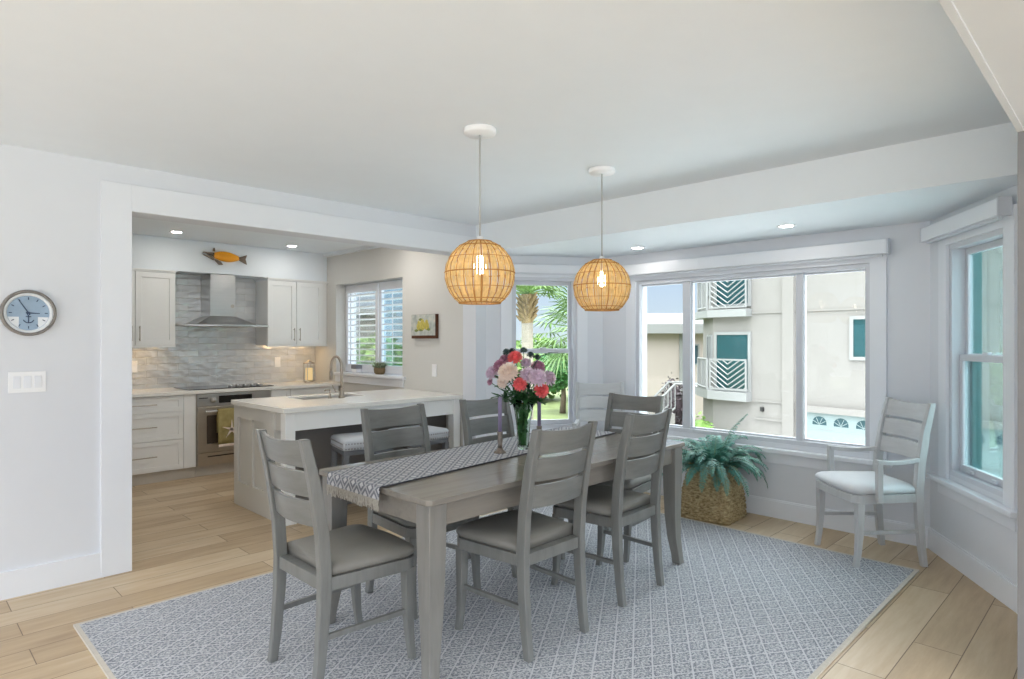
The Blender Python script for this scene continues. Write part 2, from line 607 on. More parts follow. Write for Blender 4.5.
# ------------------------------------------------------------------ room shell
CEIL = 2.44
BAYZ = 2.185
YW = 4.32       # cased opening wall
YN = .34        # near wall with the opening the camera looks through
XB = 4.95       # bay back wall
A = (XB, 1.0)   # right inner corner of bay
B = (XB, 3.70)  # left inner corner of bay
C_ = (3.98, .367)
D_ = (3.98, 4.32)

fl = [(-3, -3), (4.24, -3), (4.24, .2), (5.08, .93), (5.08, 3.78), (4.12, 4.42), (4.12, 7.46), (-.2, 7.46), (-.2, 4.5), (-3, 4.5)]
b = prism(BM(), fl, -.2, 0)
struct('floor', b, M['floor'], 'light oak plank floor running through the dining room and kitchen', 'floor')
b = prism(BM(), [(-3, -3), (4.24, -3), (4.24, .199), (3.85, .199), (3.85, 7.46), (-.2, 7.46), (-.2, 4.5), (-3, 4.5)], CEIL, CEIL + .15)
struct('ceiling', b, M['ceil'], 'flat white ceiling over the dining room and kitchen', 'ceiling')
b = prism(BM(), [(3.85, .2), (4.2, .2), (5.1, .9), (5.1, 3.8), (4.2, 4.5), (3.85, 4.5)], BAYZ, CEIL + .15)
struct('ceiling_bay', b, M['ceil'], 'lowered white ceiling over the bay with its dropped beam face', 'ceiling')

b = wall_cells(BM(), -3, 3.85, 0, CEIL, YW, YW + .18, [(1.065, 3.85, 0, 2.165)])
struct('wall_left', b, M['wall'], 'pale white wall with the clock and the wide opening to the kitchen', 'wall')
b = box(BM(), 3.85, 4.08, YW, 4.5, 0, BAYZ)
struct('wall_pier', b, M['wall'], 'narrow white wall end between the kitchen and the bay', 'wall')

# kitchen window wall (plane x = 3.85), hole for recess
FK = frame_mat((3.85, 0), (0, 1), (1, 0))
b = wall_cells(BM(), 4.5, 7.36, 0, CEIL, 0, .24, [(5.47, 6.83, 1.005, 2.05)], FK)
struct('wall_kitchen_right', b, M['wall_warm'], 'light greige kitchen wall with the shuttered window', 'wall')
b = box(BM(), -.2, 4.09, 7.36, 7.46, 0, CEIL)
struct('wall_kitchen_back', b, M['wall_warm'], 'kitchen back wall behind the range hood', 'wall')
b = box(BM(), -.2, -.1, 4.5, 7.36, 0, CEIL)
struct('wall_kitchen_left', b, M['wall_warm'], 'kitchen side wall out of sight behind the clock wall', 'wall')

# bay walls
u_r = Vector((C_[0] - A[0], C_[1] - A[1], 0)); LR = u_r.length; u_r.normalize()
n_r = Vector((-u_r.y, u_r.x, 0))
if n_r.x < 0: n_r = -n_r
u_l = Vector((D_[0] - B[0], D_[1] - B[1], 0)); LL = u_l.length; u_l.normalize()
n_l = Vector((-u_l.y, u_l.x, 0))
if n_l.x < 0: n_l = -n_l
FR = frame_mat(A, u_r, n_r)
FL = frame_mat(B, u_l, n_l)
FB = frame_mat((XB, 0), (0, 1), (1, 0))
TH = .13
WIN_B = (1.36, 3.32, .585, 1.935)      # back window hole (t = y)
WIN_A = (.27, .91, .55, 1.985)         # hole in each angled wall (t from the inner corner)
b = wall_cells(BM(), .93, 3.77, 0, BAYZ, 0, TH, [WIN_B], FB)
struct('wall_back', b, M['wall'], 'back wall of the bay under and around the picture window', 'wall')
b = wall_cells(BM(), 0, LR + .25, 0, BAYZ, 0, TH, [WIN_A], FR)
struct('wall_right', b, M['wall'], 'angled white bay wall with the tall window on the right', 'wall')
b = wall_cells(BM(), 0, LL, 0, BAYZ, 0, TH, [WIN_A], FL)
struct('wall_bay_left', b, M['wall'], 'angled white bay wall with the window showing palms', 'wall')
# wall in the near opening
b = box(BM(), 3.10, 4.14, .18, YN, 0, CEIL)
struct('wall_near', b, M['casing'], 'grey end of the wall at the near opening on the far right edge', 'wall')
b = box(BM(), -3, 3.099, .18, YN - .02, 2.2, CEIL - .001)
box(b, -3, 3.099, YN - .02, YN, 2.192, 2.24)
struct('trim_1', b, M['header'], 'white header with edge trim over the near opening at top right', 'trim')

b = box(BM(), 4.10, 4.24, -3, .18, 0, CEIL)
struct('wall_near_side', b, M['wall'], 'outer wall of the adjoining room, hidden behind the grey wall end', 'wall')
# baseboards
def baseboard(name, bm, label):
    return struct(name, bm, M['trim'], label, 'baseboard')
b = box(BM(), -3, .905, YW - .016, YW, 0, .145)
baseboard('baseboard_left', b, 'tall white baseboard under the clock wall')
b = wall_cells(BM(), 1.0, 3.70, 0, .13, -.016, 0, [], FB)
wall_cells(b, 1.0, 3.70, .13, .14, -.01, 0, [], FB)
baseboard('baseboard_back', b, 'white baseboard along the bay back wall')
b = wall_cells(BM(), 0, LR, 0, .13, -.016, 0, [], FR)
wall_cells(b, 0, LR, .13, .14, -.01, 0, [], FR)
baseboard('baseboard_right', b, 'white baseboard along the angled right bay wall')
b = wall_cells(BM(), 0, LL, 0, .13, -.016, 0, [], FL)
baseboard('baseboard_bay_left', b, 'white baseboard along the angled left bay wall')

# opening casing
b = BM()
box(b, .905, 1.065, YW - .02, YW, 0, 2.325)
box(b, 1.065, 3.845, YW - .02, YW, 2.165, 2.325)
struct('trim_2', b, M['trim'], 'flat white casing framing the opening to the kitchen', 'trim', bevel=.002)
b = box(BM(), 3.79, 3.85, 4.5, 7.03, 2.40, 2.44)
struct('trim_3', b, M['ceil'], 'slim white trim along the kitchen ceiling above the window wall', 'trim')

# ------------------------------------------------------------------ windows
def window_root(name, label, loc):
    return thing(name, label, 'window', loc, 0, None, 'structure')

def angled_window(name, F, u, label, pane, loc, jamb_tint=False):
    r = window_root(name, label, loc)
    t0, t1, z0, z1 = WIN_A
    # casing on the wall face
    b = BM()
    wall_cells(b, t0 - .105, t1 + .105, z0 - .03, z1 + .1, -.02, 0, [(t0, t1, z0 - .03, z1)], F)
    obj('casing', b, M['trim'], r, bevel=.002)
    b = BM()
    ring_frame(b, t0, t1, z0, z1, .03, .0, TH, F)
    obj('frame', b, M['vinyl'], r)
    if jamb_tint:
        b = wall_cells(BM(), t0 + .03, t0 + .062, z0 + .05, z1 - .05, .1, .15, [], F)
        obj('outer_jamb', b, M['exterior_jamb'], r, label='sea-green outer jamb seen through the glass')
    zm = (z0 + z1) / 2 + .015
    for k, (a, c, w) in enumerate(((zm - .02, z1 - .03, .075), (z0 + .03, zm + .02, .045))):
        b = ring_frame(BM(), t0 + .03, t1 - .03, a, c, .032, w, w + .03, F, kt=.04, kb=.045)
        s = obj('sash', b, M['vinyl'], r, bevel=.003)
        b = wall_cells(BM(), t0 + .06, t1 - .06, a + .04, c - .035, w + .013, w + .017, [], F)
        obj('pane', b, pane, s)
        if k == 1:
            for q in (.3, .7):
                tt = t0 + (t1 - t0) * q
                b = wall_cells(BM(), tt - .025, tt + .025, a + .012, a + .03, w - .018, w, [], F)
                obj('sash_lift', b, M['vinyl'], s, bevel=.003)
            b = wall_cells(BM(), (t0 + t1) / 2 - .03, (t0 + t1) / 2 + .03, c, c + .016, w, w + .025, [], F)
            obj('sash_lock', b, M['vinyl'], s, bevel=.003)
    b = wall_cells(BM(), t0 - .2 if t0 - .2 > .03 else .03, t1 + .15, z0 - .06, z0 - .03, -.06, .0, [], F)
    obj('stool', b, M['trim'], r, bevel=.004)
    b = wall_cells(BM(), t0 - .12, t1 + .11, z0 - .14, z0 - .06, -.018, .0, [], F)
    obj('apron', b, M['trim'], r, bevel=.003)
    return r

angled_window('window_1', FR, u_r, 'tall double hung window on the angled right wall', M['pane_tint'], (4.41, .6, .5), True)
angled_window('window_2', FL, u_l, 'narrow double hung window framing palms on the angled left wall', M['pane'], (4.4, 4.0, .5))

def picture_window():
    r = window_root('window_3', 'wide three part picture window facing the white apartment building', (XB, 2.35, .55))
    y0, y1, z0, z1 = WIN_B
    b = BM()
    wall_cells(b, y0 - .105, y1 + .1, z0 - .04, z1 + .1, -.02, 0, [(y0, y1, z0 - .04, z1)], FB)
    obj('casing', b, M['trim'], r, bevel=.002)
    b = ring_frame(BM(), y0, y1, z0, z1, .034, 0, TH, FB)
    obj('frame', b, M['vinyl'], r, bevel=.003)
    lites = ((1.385, 1.829 + .0), (1.884, 2.772), (2.858, 3.29))
    for ym, hw in ((1.8565, .026), (2.815, .038)):
        b = wall_cells(BM(), ym - hw, ym + hw, z0 + .034, z1 - .034, .02, .1, [], FB)
        obj('mullion', b, M['vinyl'], r, bevel=.004)
    for a, c in lites:
        b = ring_frame(BM(), a - .012, c + .012, z0 + .034, z1 - .034, .014, .04, .075, FB)
        s = obj('sash', b, M['vinyl'], r)
        b = wall_cells(BM(), a - .005, c + .005, z0 + .045, z1 - .045, .055, .059, [], FB)
        obj('pane', b, M['pane'], s)
    b = wall_cells(BM(), 1.22, 3.45, z0 - .075, z0 - .04, -.06, 0, [], FB)
    obj('stool', b, M['trim'], r, bevel=.005)
    b = wall_cells(BM(), 1.26, 3.41, z0 - .16, z0 - .075, -.018, 0, [], FB)
    obj('apron', b, M['trim'], r, bevel=.003)
picture_window()

def blind(name, F, t0, t1, z0, z1, label, loc, depth=.085, endcap=True):
    r = thing(name, label, 'blind', loc)
    b = wall_cells(BM(), t0, t1, z0, z1, -depth, -.02, [], F)
    c = obj('cassette', b, M['trim'], r, bevel=.006)
    for tt in (t0, t1):
        s = 1 if tt == t1 else -1
        b = wall_cells(BM(), min(tt, tt + s * .012), max(tt, tt + s * .012), z0 - .004, z1 + .004, -depth - .004, -.02, [], F)
        obj('end_cap', b, M['vinyl'], r, bevel=.003)
    b = wall_cells(BM(), t0 + .03, t1 - .03, z0 - .016, z0 - .001, -.065, -.045, [], F)
    obj('bottom_rail', b, M['vinyl'], r)
blind('roller_blind', FR, .07, .99, 2.035, 2.125, 'closed white roller blind cassette above the tall right window', (4.45, .62, 2.03))
blind('roller_blind', FB, 1.24, 3.52, 1.985, 2.085, 'long white roller blind cassette above the wide picture window', (4.9, 2.3, 1.98))
blind('roller_blind', FL, .16, 1.03, 2.02, 2.10, 'short white roller blind cassette above the window showing palms', (4.4, 3.95, 2.02), depth=.06)

def kitchen_window():
    r = window_root('window_4', 'deep set kitchen window with white plantation shutters', (3.97, 6.15, 1.0))
    y0, y1, z0, z1 = 5.47, 6.83, 1.005, 2.05
    b = ring_frame(BM(), y0, y1, z0, z1, .05, .17, .24, FK)
    obj('frame', b, M['vinyl'], r)
    b = wall_cells(BM(), 6.12, 6.18, z0 + .05, z1 - .05, .18, .23, [], FK)
    obj('mullion', b, M['vinyl'], r)
    for a, c, m in ((y0 + .05, 6.12, 'pane_blue'), (6.18, y1 - .05, 'pane')):
        b = wall_cells(BM(), a, c, z0 + .05, z1 - .05, .205, .209, [], FK)
        obj('pane', b, M[m], r)
    b = wall_cells(BM(), y0 - .06, y1 - .0, z0 - .03, z0 + .002, -.035, .17, [], FK)
    obj('stool', b, M['trim'], r, bevel=.004)
    b = wall_cells(BM(), y0 - .03, y1, z0 - .11, z0 - .03, -.014, 0, [], FK)
    obj('apron', b, M['trim'], r)
    # shutters: two panels of louvers
    for a, c in ((y0 + .01, 6.10), (6.115, y1 - .01)):
        s = obj('shutter', ring_frame(BM(), a, c, z0 + .01, z1 - .01, .055, .12, .15, FK, kt=.09, kb=.09), M['trim'], r, bevel=.002)
        nz = 12
        za, zb = z0 + .10, z1 - .10
        for k in range(nz):
            zc = za + (zb - za) * (k + .5) / nz
            mm = FK @ Matrix.Translation((0, .135, zc)) @ Matrix.Rotation(R(-8), 4, 'X')
            bb = box(BM(), a + .055, c - .055, -.034, .034, -.005, .005, mm)
            obj('louver', bb, M['trim'], s)
        b = tube(BM(), [FK @ Vector(((a + c) / 2, .095, za + .03)), FK @ Vector(((a + c) / 2, .095, zb - .03))], .005, 6)
        obj('tilt_rod', b, M['trim'], s)
kitchen_window()

# ------------------------------------------------------------------ downlights
def downlight(x, y, z, label, group, glow='down_glow'):
    r = thing('recessed_downlight', label, 'light', (x, y, z), 0, group)
    obj('trim_ring', lathe(BM(), [(.045, 0), (.045, -.006), (.062, -.004), (.064, 0)], (x, y, z), 28), M['white_plastic'], r, smooth=True)
    obj('lens', lathe(BM(), [(.044, -.001), (.044, -.004), (.001, -.004)], (x, y, z), 28), M[glow], r)
downlight(2.02, 6.62, CEIL, 'lit recessed downlight in kitchen ceiling nearest the orange fish on its left', 'kitchen downlights')
downlight(3.23, 6.70, CEIL, 'lit recessed downlight in kitchen ceiling above the right upper cabinets', 'kitchen downlights')
downlight(1.45, 5.25, CEIL, 'added unseen downlight over the kitchen aisle, hidden behind the opening header at left', 'kitchen downlights', 'down_glow_added')  # this and the next two are unseen lamps added to brighten the kitchen
downlight(2.45, 5.25, CEIL, 'added unseen downlight over the oven end of the island, hidden behind the opening header', 'kitchen downlights', 'down_glow_added')
downlight(3.35, 5.25, CEIL, 'added unseen downlight over the sink, hidden behind the opening header', 'kitchen downlights', 'down_glow_added')
downlight(4.60, 3.07, BAYZ, 'lit recessed downlight in bay ceiling behind the far rattan pendant', 'bay downlights')
downlight(4.45, 1.75, BAYZ, 'lit recessed downlight in bay ceiling above the wide picture window', 'bay downlights')

# ------------------------------------------------------------------ kitchen cabinetry
def door_panel(bm, x0, x1, z0, z1, yf, th=.02, st=.055):
    """shaker door facing -y: frame and recessed panel"""
    wall_cells(bm, x0, x1, z0, z1, yf, yf + th, [(x0 + st, x1 - st, z0 + st, z1 - st)])
    box(bm, x0 + st, x1 - st, yf + .009, yf + th - .001, z0 + st, z1 - st)
    return bm

def bar_handle(p, q, parent, mat='nickel', off=(0, -.03, 0), r=.005):
    p, q, off = Vector(p), Vector(q), Vector(off)
    b = tube(BM(), [p + off, q + off], r, 8)
    d = (q - p).normalized()
    L = (q - p).length
    for k in (.12, .88):
        s = p + d * L * k
        tube(b, [s, s + off], r * .8, 6)
    return obj('handle', b, M[mat], parent, smooth=False)

YU = 7.03   # upper fronts
YL = 6.76   # lower fronts
def upper_cabinet(x0, x1, xs, label, filler):
    r = thing('upper_cabinet', label, 'cabinet', ((x0 + x1) / 2, 7.2, 1.32), 0, None)
    b = box(BM(), x0, x1, YU + .02, 7.355, 1.33, 2.095)
    obj('body', b, M['cab'], r, bevel=.002)
    b = box(BM(), x0, x1, YU, YU + .025, 2.075, 2.098)
    box(b, x0, x1, YU - .012, YU + .02, 2.09, 2.1)
    obj('top_trim', b, M['cab'], r)
    b = box(BM(), x0, x1, YU + .002, YU + .03, 1.315, 1.335)
    obj('light_rail', b, M['cab'], r)
    for k, (a, c) in enumerate(((x0 if filler != 'l' else x0, xs), (xs, x1))):
        if c - a < .05: continue
        if k == 1 and filler == 'r':
            c = x1 - .06
        d = obj('door', door_panel(BM(), a + .003, c - .003, 1.337, 2.072, YU - .001), M['cab'], r, bevel=.0015)
        hx = xs - .035 if k == 0 else xs + .035
        bar_handle((hx, YU, 1.38), (hx, YU, 1.53), d)
    return r
upper_cabinet(1.40, 2.136, 1.768, 'white shaker upper cabinet left of the range hood', None)
upper_cabinet(3.10, 3.846, 3.446, 'white shaker upper cabinet right of the range hood', 'r')

# soffit with rounded alcove corners
b = BM()
pts = [(1.0, 2.102), (2.136, 2.102), (2.136, 2.07)]
for k in range(7):
    a = PI - k * (PI / 2) / 6
    pts.append((2.136 + .055 + .055 * math.cos(a), 2.07 + .035 * math.sin(a)))
for k in range(7):
    a = PI / 2 - k * (PI / 2) / 6
    pts.append((3.10 - .055 + .055 * math.cos(a), 2.07 + .035 * math.sin(a)))
pts += [(3.10, 2.102), (3.848, 2.102), (3.848, CEIL - .002), (1.0, CEIL - .002)]
clean = []
for p in pts:
    if not clean or (abs(p[0] - clean[-1][0]) + abs(p[1] - clean[-1][1])) > 1e-5:
        clean.append(p)
prism(b, clean, -(YU + .02), -7.358, Matrix.Rotation(PI / 2, 4, 'X'))
struct('wall_soffit', b, M['ceil'], 'white soffit over the kitchen cabinets carrying the orange fish', 'soffit')

# backsplash
b = box(BM(), 1.0, 3.848, 7.346, 7.359, .88, 1.33)
box(b, 2.138, 3.098, 7.346, 7.359, 1.33, 2.10)
struct('wall_backsplash', b, M['tile'], 'glossy rippled subway tile backsplash behind the range', 'backsplash')

def base_drawers():
    r = thing('base_cabinet', 'white base cabinet with three drawers left of the oven', 'cabinet', (1.6, 7.0, 0))
    obj('body', box(BM(), .9, 2.243, YL + .02, 7.355, .105, .845), M['cab'], r)
    obj('filler', box(BM(), 2.13, 2.243, YL + .002, YL + .02, .108, .845), M['cab'], r, bevel=.001)
    for z0, z1 in ((.685, .84), (.41, .68), (.112, .405)):
        d = obj('drawer', door_panel(BM(), 1.36, 2.125, z0, z1, YL, st=.045), M['cab'], r, bevel=.0015)
        bar_handle((1.62, YL, (z0 + z1) / 2), (1.88, YL, (z0 + z1) / 2), d)
    d = obj('door', door_panel(BM(), .92, 1.355, .112, .84, YL, st=.045), M['cab'], r)
    obj('toe_kick', box(BM(), .9, 2.243, YL + .03, YL + .05, 0, .105), M['kick'], r)
base_drawers()
def base_right():
    r = thing('base_cabinet', 'white base cabinet right of the oven behind the island', 'cabinet', (3.42, 7.0, 0))
    obj('body', box(BM(), 3.012, 3.846, YL + .02, 7.355, .105, .845), M['cab'], r)
    for x0, x1 in ((3.02, 3.24), (3.245, 3.84)):
        d = obj('drawer', door_panel(BM(), x0, x1, .685, .84, YL, st=.04), M['cab'], r)
        bar_handle(((x0 + x1) / 2 - .08, YL, .76), ((x0 + x1) / 2 + .08, YL, .76), d)
        d = obj('door', door_panel(BM(), x0, x1, .112, .68, YL, st=.05), M['cab'], r)
        bar_handle((x0 + .04, YL, .45), (x0 + .04, YL, .62), d)
    obj('toe_kick', box(BM(), 3.012, 3.846, YL + .03, YL + .05, 0, .105), M['kick'], r)
base_right()

tag(obj('countertop', box(BM(), .9, 3.848, YL - .03, 7.345, .846, .88), M['quartz'], bevel=.004, loc=(2.4, 7.0, .846)),
    'white quartz countertop along the kitchen back wall under the hood', 'countertop')

def oven():
    x0, x1 = 2.248, 3.008
    r = thing('built_in_oven', 'stainless steel built in oven below the cooktop', 'oven', (2.628, 7.0, .1))
    obj('body', box(BM(), x0, x1, YL, 7.3, .107, .84), M['steel_oven'], r)
    obj('toe_kick', box(BM(), x0, x1, YL + .03, YL + .05, 0, .107), M['kick'], r)
    p = obj('control_panel', box(BM(), x0 + .003, x1 - .003, YL - .02, YL, .715, .838), M['steel'], r, bevel=.002)
    obj('display', box(BM(), 2.46, 2.80, YL - .024, YL - .019, .74, .815), M['black'], p)
    b = lathe(BM(), [(.032, 0), (.032, .008), (.026, .012), (.024, .03), (.001, .032)], (0, 0, 0), 24)
    b.transform(Matrix.Translation((2.40, YL - .02, .775)) @ Matrix.Rotation(PI / 2, 4, 'X'))
    obj('knob', b, M['steel'], p, smooth=True)
    obj('vent_slot', box(BM(), 2.265, 2.35, YL - .0215, YL - .0195, .793, .803), M['black_soft'], p)
    d = obj('door', wall_cells(BM(), x0 + .003, x1 - .003, .245, .705, YL - .03, YL, [(x0 + .09, x1 - .09, .33, .62)]), M['steel_oven'], r, bevel=.003)
    obj('window', box(BM(), x0 + .09, x1 - .09, YL - .02, YL - .002, .33, .62), M['oven_glass'], d)
    bar_handle((x0 + .06, YL - .03, .665), (x1 - .06, YL - .03, .665), d, 'steel', (0, -.045, 0), .011)
    dr = obj('drawer', box(BM(), x0 + .003, x1 - .003, YL - .022, YL, .115, .238), M['steel_oven'], r, bevel=.002)
    bar_handle((x0 + .1, YL - .022, .20), (x1 - .1, YL - .022, .20), dr, 'black_soft', (0, -.006, 0), .006)
oven()
# towel over the oven handle
b = BM()
rows = []
yh = YL - .075
prof = [(yh + .022, .44), (yh + .020, .60), (yh + .016, .665), (yh + .008, .682), (yh, .686), (yh - .008, .682), (yh - .016, .665), (yh - .022, .55), (yh - .026, .42), (yh - .028, .30)]
for yy, zz in prof:
    row = []
    for k in range(13):
        x = 2.425 + .275 * k / 12
        row.append(Vector((x, yy + .004 * math.sin(k * 1.3) * (1 if zz < .6 else .2), zz)))
    rows.append(row)
loft(b, rows, closed=False)
tw = obj('dish_towel', b, M['towel'], loc=(2.56, yh, .3), smooth=True)
sd = tw.modifiers.new('thick', 'SOLIDIFY'); sd.thickness = .006
tag(tw, 'olive green dish towel with a white starfish over the oven handle', 'towel')
b = BM()
for k in range(5):
    a = PI / 2 + k * 2 * PI / 5
    c0 = Vector((2.555, yh - .0385, .47))
    tip = c0 + Vector((math.cos(a) * .105, 0, math.sin(a) * .105))
    sd_ = Vector((-math.sin(a), 0, math.cos(a)))
    vs = [c0 + sd_ * .014, c0 - sd_ * .014, tip]
    f = [bm_v + Vector((0, -.002, 0)) for bm_v in vs]
    va = [b.verts.new(v) for v in vs]
    vf = [b.verts.new(v) for v in f]
    b.faces.new(va); b.faces.new(vf)
    for i in range(3):
        b.faces.new((va[i], va[(i + 1) % 3], vf[(i + 1) % 3], vf[i]))
obj('starfish_motif', b, M['cream'], tw, label='pale starfish motif').location = (0, 0, 0)
b = box(BM(), 2.425, 2.70, yh - .036, yh - .0335, .30, .325)
obj('hem_band', b, M['cream'], tw, label='white hem band')

def cooktop():
    r = thing('cooktop', 'black glass cooktop set in the counter under the hood', 'cooktop', (2.63, 7.05, .88))
    obj('glass', box(BM(), 2.19, 3.07, 6.80, 7.28, .8805, .888), M['black'], r, bevel=.003)
    for k in range(5):
        c = (2.62 + k * .075, 6.86, .888)
        obj('knob', lathe(BM(), [(.02, 0), (.019, .02), (.016, .026), (.001, .026)], c, 18), M['steel'], r, smooth=True)
cooktop()

def hood():
    r = thing('range_hood', 'stainless chimney range hood with flared visor', 'range hood', (2.62, 7.15, 1.53))
    xc = 2.62
    obj('chimney', box(BM(), 2.487, 2.752, 7.06, 7.345, 1.64, 2.10), M['steel'], r, bevel=.002)
    # pyramid body
    def rect(x0, x1, y0, y1, z):
        return [Vector((x0, y0, z)), Vector((x1, y0, z)), Vector((x1, y1, z)), Vector((x0, y1, z))]
    b = loft(BM(), [rect(2.30, 2.94, 6.92, 7.345, 1.553), rect(2.487, 2.752, 7.055, 7.345, 1.648)])
    obj('canopy', b, M['steel'], r, bevel=.002)
    # visor with bowed front
    pts = [(2.14, 7.20), (2.14, 6.985)]
    for k in range(13):
        t = k / 12
        x = 2.14 + .96 * t
        pts.append((x, 6.985 - .13 * math.sin(PI * t)))
    pts += [(3.10, 7.20)]
    pp = []
    for p in pts:
        if not pp or (Vector(p) - Vector(pp[-1])).length > 1e-4:
            pp.append(p)
    obj('visor', prism(BM(), pp, 1.538, 1.553), M['steel'], r, bevel=.002)
    obj('filter', box(BM(), 2.34, 2.90, 6.95, 7.30, 1.53, 1.537), M['steel_oven'], r)
    b = lathe(BM(), [(.02, 0), (.02, .003), (.001, .003)], (0, 0, 0), 20)
    b.transform(Matrix.Translation((2.72, 7.06, 1.76)) @ Matrix.Rotation(PI / 2, 4, 'X'))
    obj('badge', b, M['nickel'], r)
hood()

def fish():
    r = thing('wooden_fish', 'orange wooden fish hung on the soffit above the hood', 'wall decoration', (2.63, 7.04, 2.2))
    zc, y = 2.285, 7.022
    # body: flattened spindle
    rings = []
    n = 14
    for i in range(n + 1):
        t = i / n
        x = 2.505 + .275 * t
        h = .055 * (math.sin(PI * (.12 + .80 * t)) ** .8)
        zz = zc + .012 - .012 * t
        rings.append([Vector((x, y + .022 * math.cos(a) * (h / .055), zz + h * math.sin(a))) for a in [2 * PI * k / 16 for k in range(16)]])
    obj('body', loft(BM(), rings), M['orange'], r, smooth=True)
    # head: two jaws
    b = BM()
    for s in (1, -1):
        prism(b, [(2.51, zc + .04 * s), (2.51, zc + .004 * s), (2.405, zc + .012 + (.016 if s > 0 else -.0)), (2.40, zc + .02 + (.02 if s > 0 else -.01))], -(y + .02), -(y - .02), Matrix.Rotation(PI / 2, 4, 'X'))
    obj('head', b, M['fish_grey'], r, bevel=.003)
    b = prism(BM(), [(2.775, zc + .012), (2.775, zc - .02), (2.86, zc - .06), (2.845, zc - .005), (2.862, zc + .045)], -(y + .012), -(y - .012), Matrix.Rotation(PI / 2, 4, 'X'))
    obj('tail', b, M['fish_grey'], r, bevel=.003)
    b = prism(BM(), [(2.515, zc - .03), (2.575, zc - .05), (2.60, zc - .085), (2.565, zc - .085)], -(y + .02), -(y - .026), Matrix.Rotation(PI / 2, 4, 'X'))
    obj('fin', b, M['fish_grey'], r, bevel=.002)
    b = prism(BM(), [(2.50, zc + .055), (2.52, zc + .055), (2.517, zc + .09), (2.508, zc + .09)], -(y + .012), -(y - .012), Matrix.Rotation(PI / 2, 4, 'X'))
    obj('hanger', b, M['fish_grey'], r)
    b = ball(BM(), (2.50, y - .022, zc + .026), .008, 1)
    obj('eye', b, M['black_soft'], r)
fish()

# under-cabinet strips
for x0, x1, lb in ((1.45, 2.08, 'warm light strip under the left upper cabinet'), (3.16, 3.78, 'warm light strip under the right upper cabinet')):
    r = thing('under_cabinet_light', lb, 'light', ((x0 + x1) / 2, 7.2, 1.32), 0, 'under cabinet lights')
    obj('housing', box(BM(), x0, x1, 7.16, 7.2, 1.318, 1.3305), M['white_plastic'], r)
    obj('diffuser', box(BM(), x0 + .01, x1 - .01, 7.165, 7.195, 1.314, 1.318), M['strip_glow'], r)

def outlet(x, y, z, axis, label):
    r = thing('wall_outlet', label, 'outlet', (x, y, z), 0, None)
    F = frame_mat((x, y), (1, 0) if axis == 'y' else (0, 1), (0, -1) if axis == 'y' else (-1, 0))
    obj('plate', wall_cells(BM(), -.036, .036, z - .06, z + .06, 0, .006, [], F), M['white_plastic'], r, bevel=.002)
    for s in (-.027, .027):
        obj('socket', wall_cells(BM(), -.016, .016, z + s - .014, z + s + .014, .006, .008, [], F), M['white_plastic'], r, bevel=.001)
outlet(3.36, 7.346, 1.125, 'y', 'white outlet on the tile right of the hood')
outlet(1.83, 7.346, 1.115, 'y', 'white outlet on the tile at left under the upper cabinet')
outlet(3.85, 4.93, 1.09, 'x', 'white outlet on the greige wall below the tilted plaque')

# lantern in the counter corner
def lantern():
    c = (3.64, 7.10, .88)
    r = thing('candle_lantern', 'glowing cream candle lantern in the kitchen counter corner', 'lantern', c)
    obj('base', lathe(BM(), [(.055, 0), (.058, .012), (.045, .02), (.03, .03)], c, 24), M['nickel'], r, smooth=True)
    obj('candle', lathe(BM(), [(.042, .03), (.042, .17), (.036, .175), (.001, .173)], c, 24), M['jar_glow'], r, smooth=True)
    b = BM()
    for k in range(4):
        a = PI / 4 + k * PI / 2
        p = Vector((c[0] + .062 * math.cos(a), c[1] + .062 * math.sin(a), c[2] + .01))
        tube(b, [p, p + Vector((0, 0, .22))], .004, 6)
    obj('cage', b, M['nickel'], r)
    obj('lid', lathe(BM(), [(.068, .225), (.068, .235), (.02, .255), (.012, .27), (.001, .272)], c, 24), M['nickel'], r, smooth=True)
lantern()

# ------------------------------------------------------------------ island
IX0, IY0, IY1 = 2.105, 4.50, 5.50
def island():
    r = thing('kitchen_island', 'greige panelled kitchen island with open seating side', 'island', (3.0, 5.0, 0))
    obj('body', box(BM(), 2.14, 3.846, 4.76, 5.47, .0, .84), M['island'], r)
    # end panel facing -x : frame with two recessed panels
    F = frame_mat((2.14, 0), (0, 1), (-1, 0))
    b = wall_cells(BM(), 4.77, 5.47, 0, .84, 0, .02, [(4.88, 5.10, .20, .74), (5.17, 5.39, .20, .74)], F)
    obj('end_panel', b, M['island'], r, bevel=.002)
    b = box(BM(), 2.12, 2.19, 4.70, 4.77, 0, .84)
    obj('corner_post', b, M['island'], r, bevel=.003)
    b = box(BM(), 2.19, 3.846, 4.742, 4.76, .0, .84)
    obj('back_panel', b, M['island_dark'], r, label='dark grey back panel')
    for x in (2.13, 3.757):
        b = box(BM(), x, x + .08, 4.525, 4.605, 0.0, .84)
        box(b, x - .008, x + .088, 4.517, 4.613, 0, .09)
        obj('leg', b, M['cab'], r, bevel=.003)
    b = box(BM(), 2.21, 3.757, 4.535, 4.56, .70, .84)
    obj('front_apron', b, M['cab'], r, bevel=.002)
    b = box(BM(), 2.134, 2.16, 4.60, 4.705, .70, .84)
    obj('side_apron', b, M['island'], r, bevel=.002)
island()
ct = wall_cells(BM(), IX0, 3.849, IY0, IY1, .841, .88, [])
ct.free()
b = BM()
m_swap = Matrix(((1, 0, 0, 0), (0, 0, 1, 0), (0, 1, 0, 0), (0, 0, 0, 1)))   # (t, w, z) -> (x, y=z, z=w)
wall_cells(b, IX0, 3.849, IY0, IY1, .841, .88, [(2.55, 3.15, 5.06, 5.40)], m_swap)
tag(obj('island_countertop', b, M['quartz'], loc=(3.0, 5.0, .841), bevel=.004), 'white quartz island countertop with the sink cut out', 'countertop')
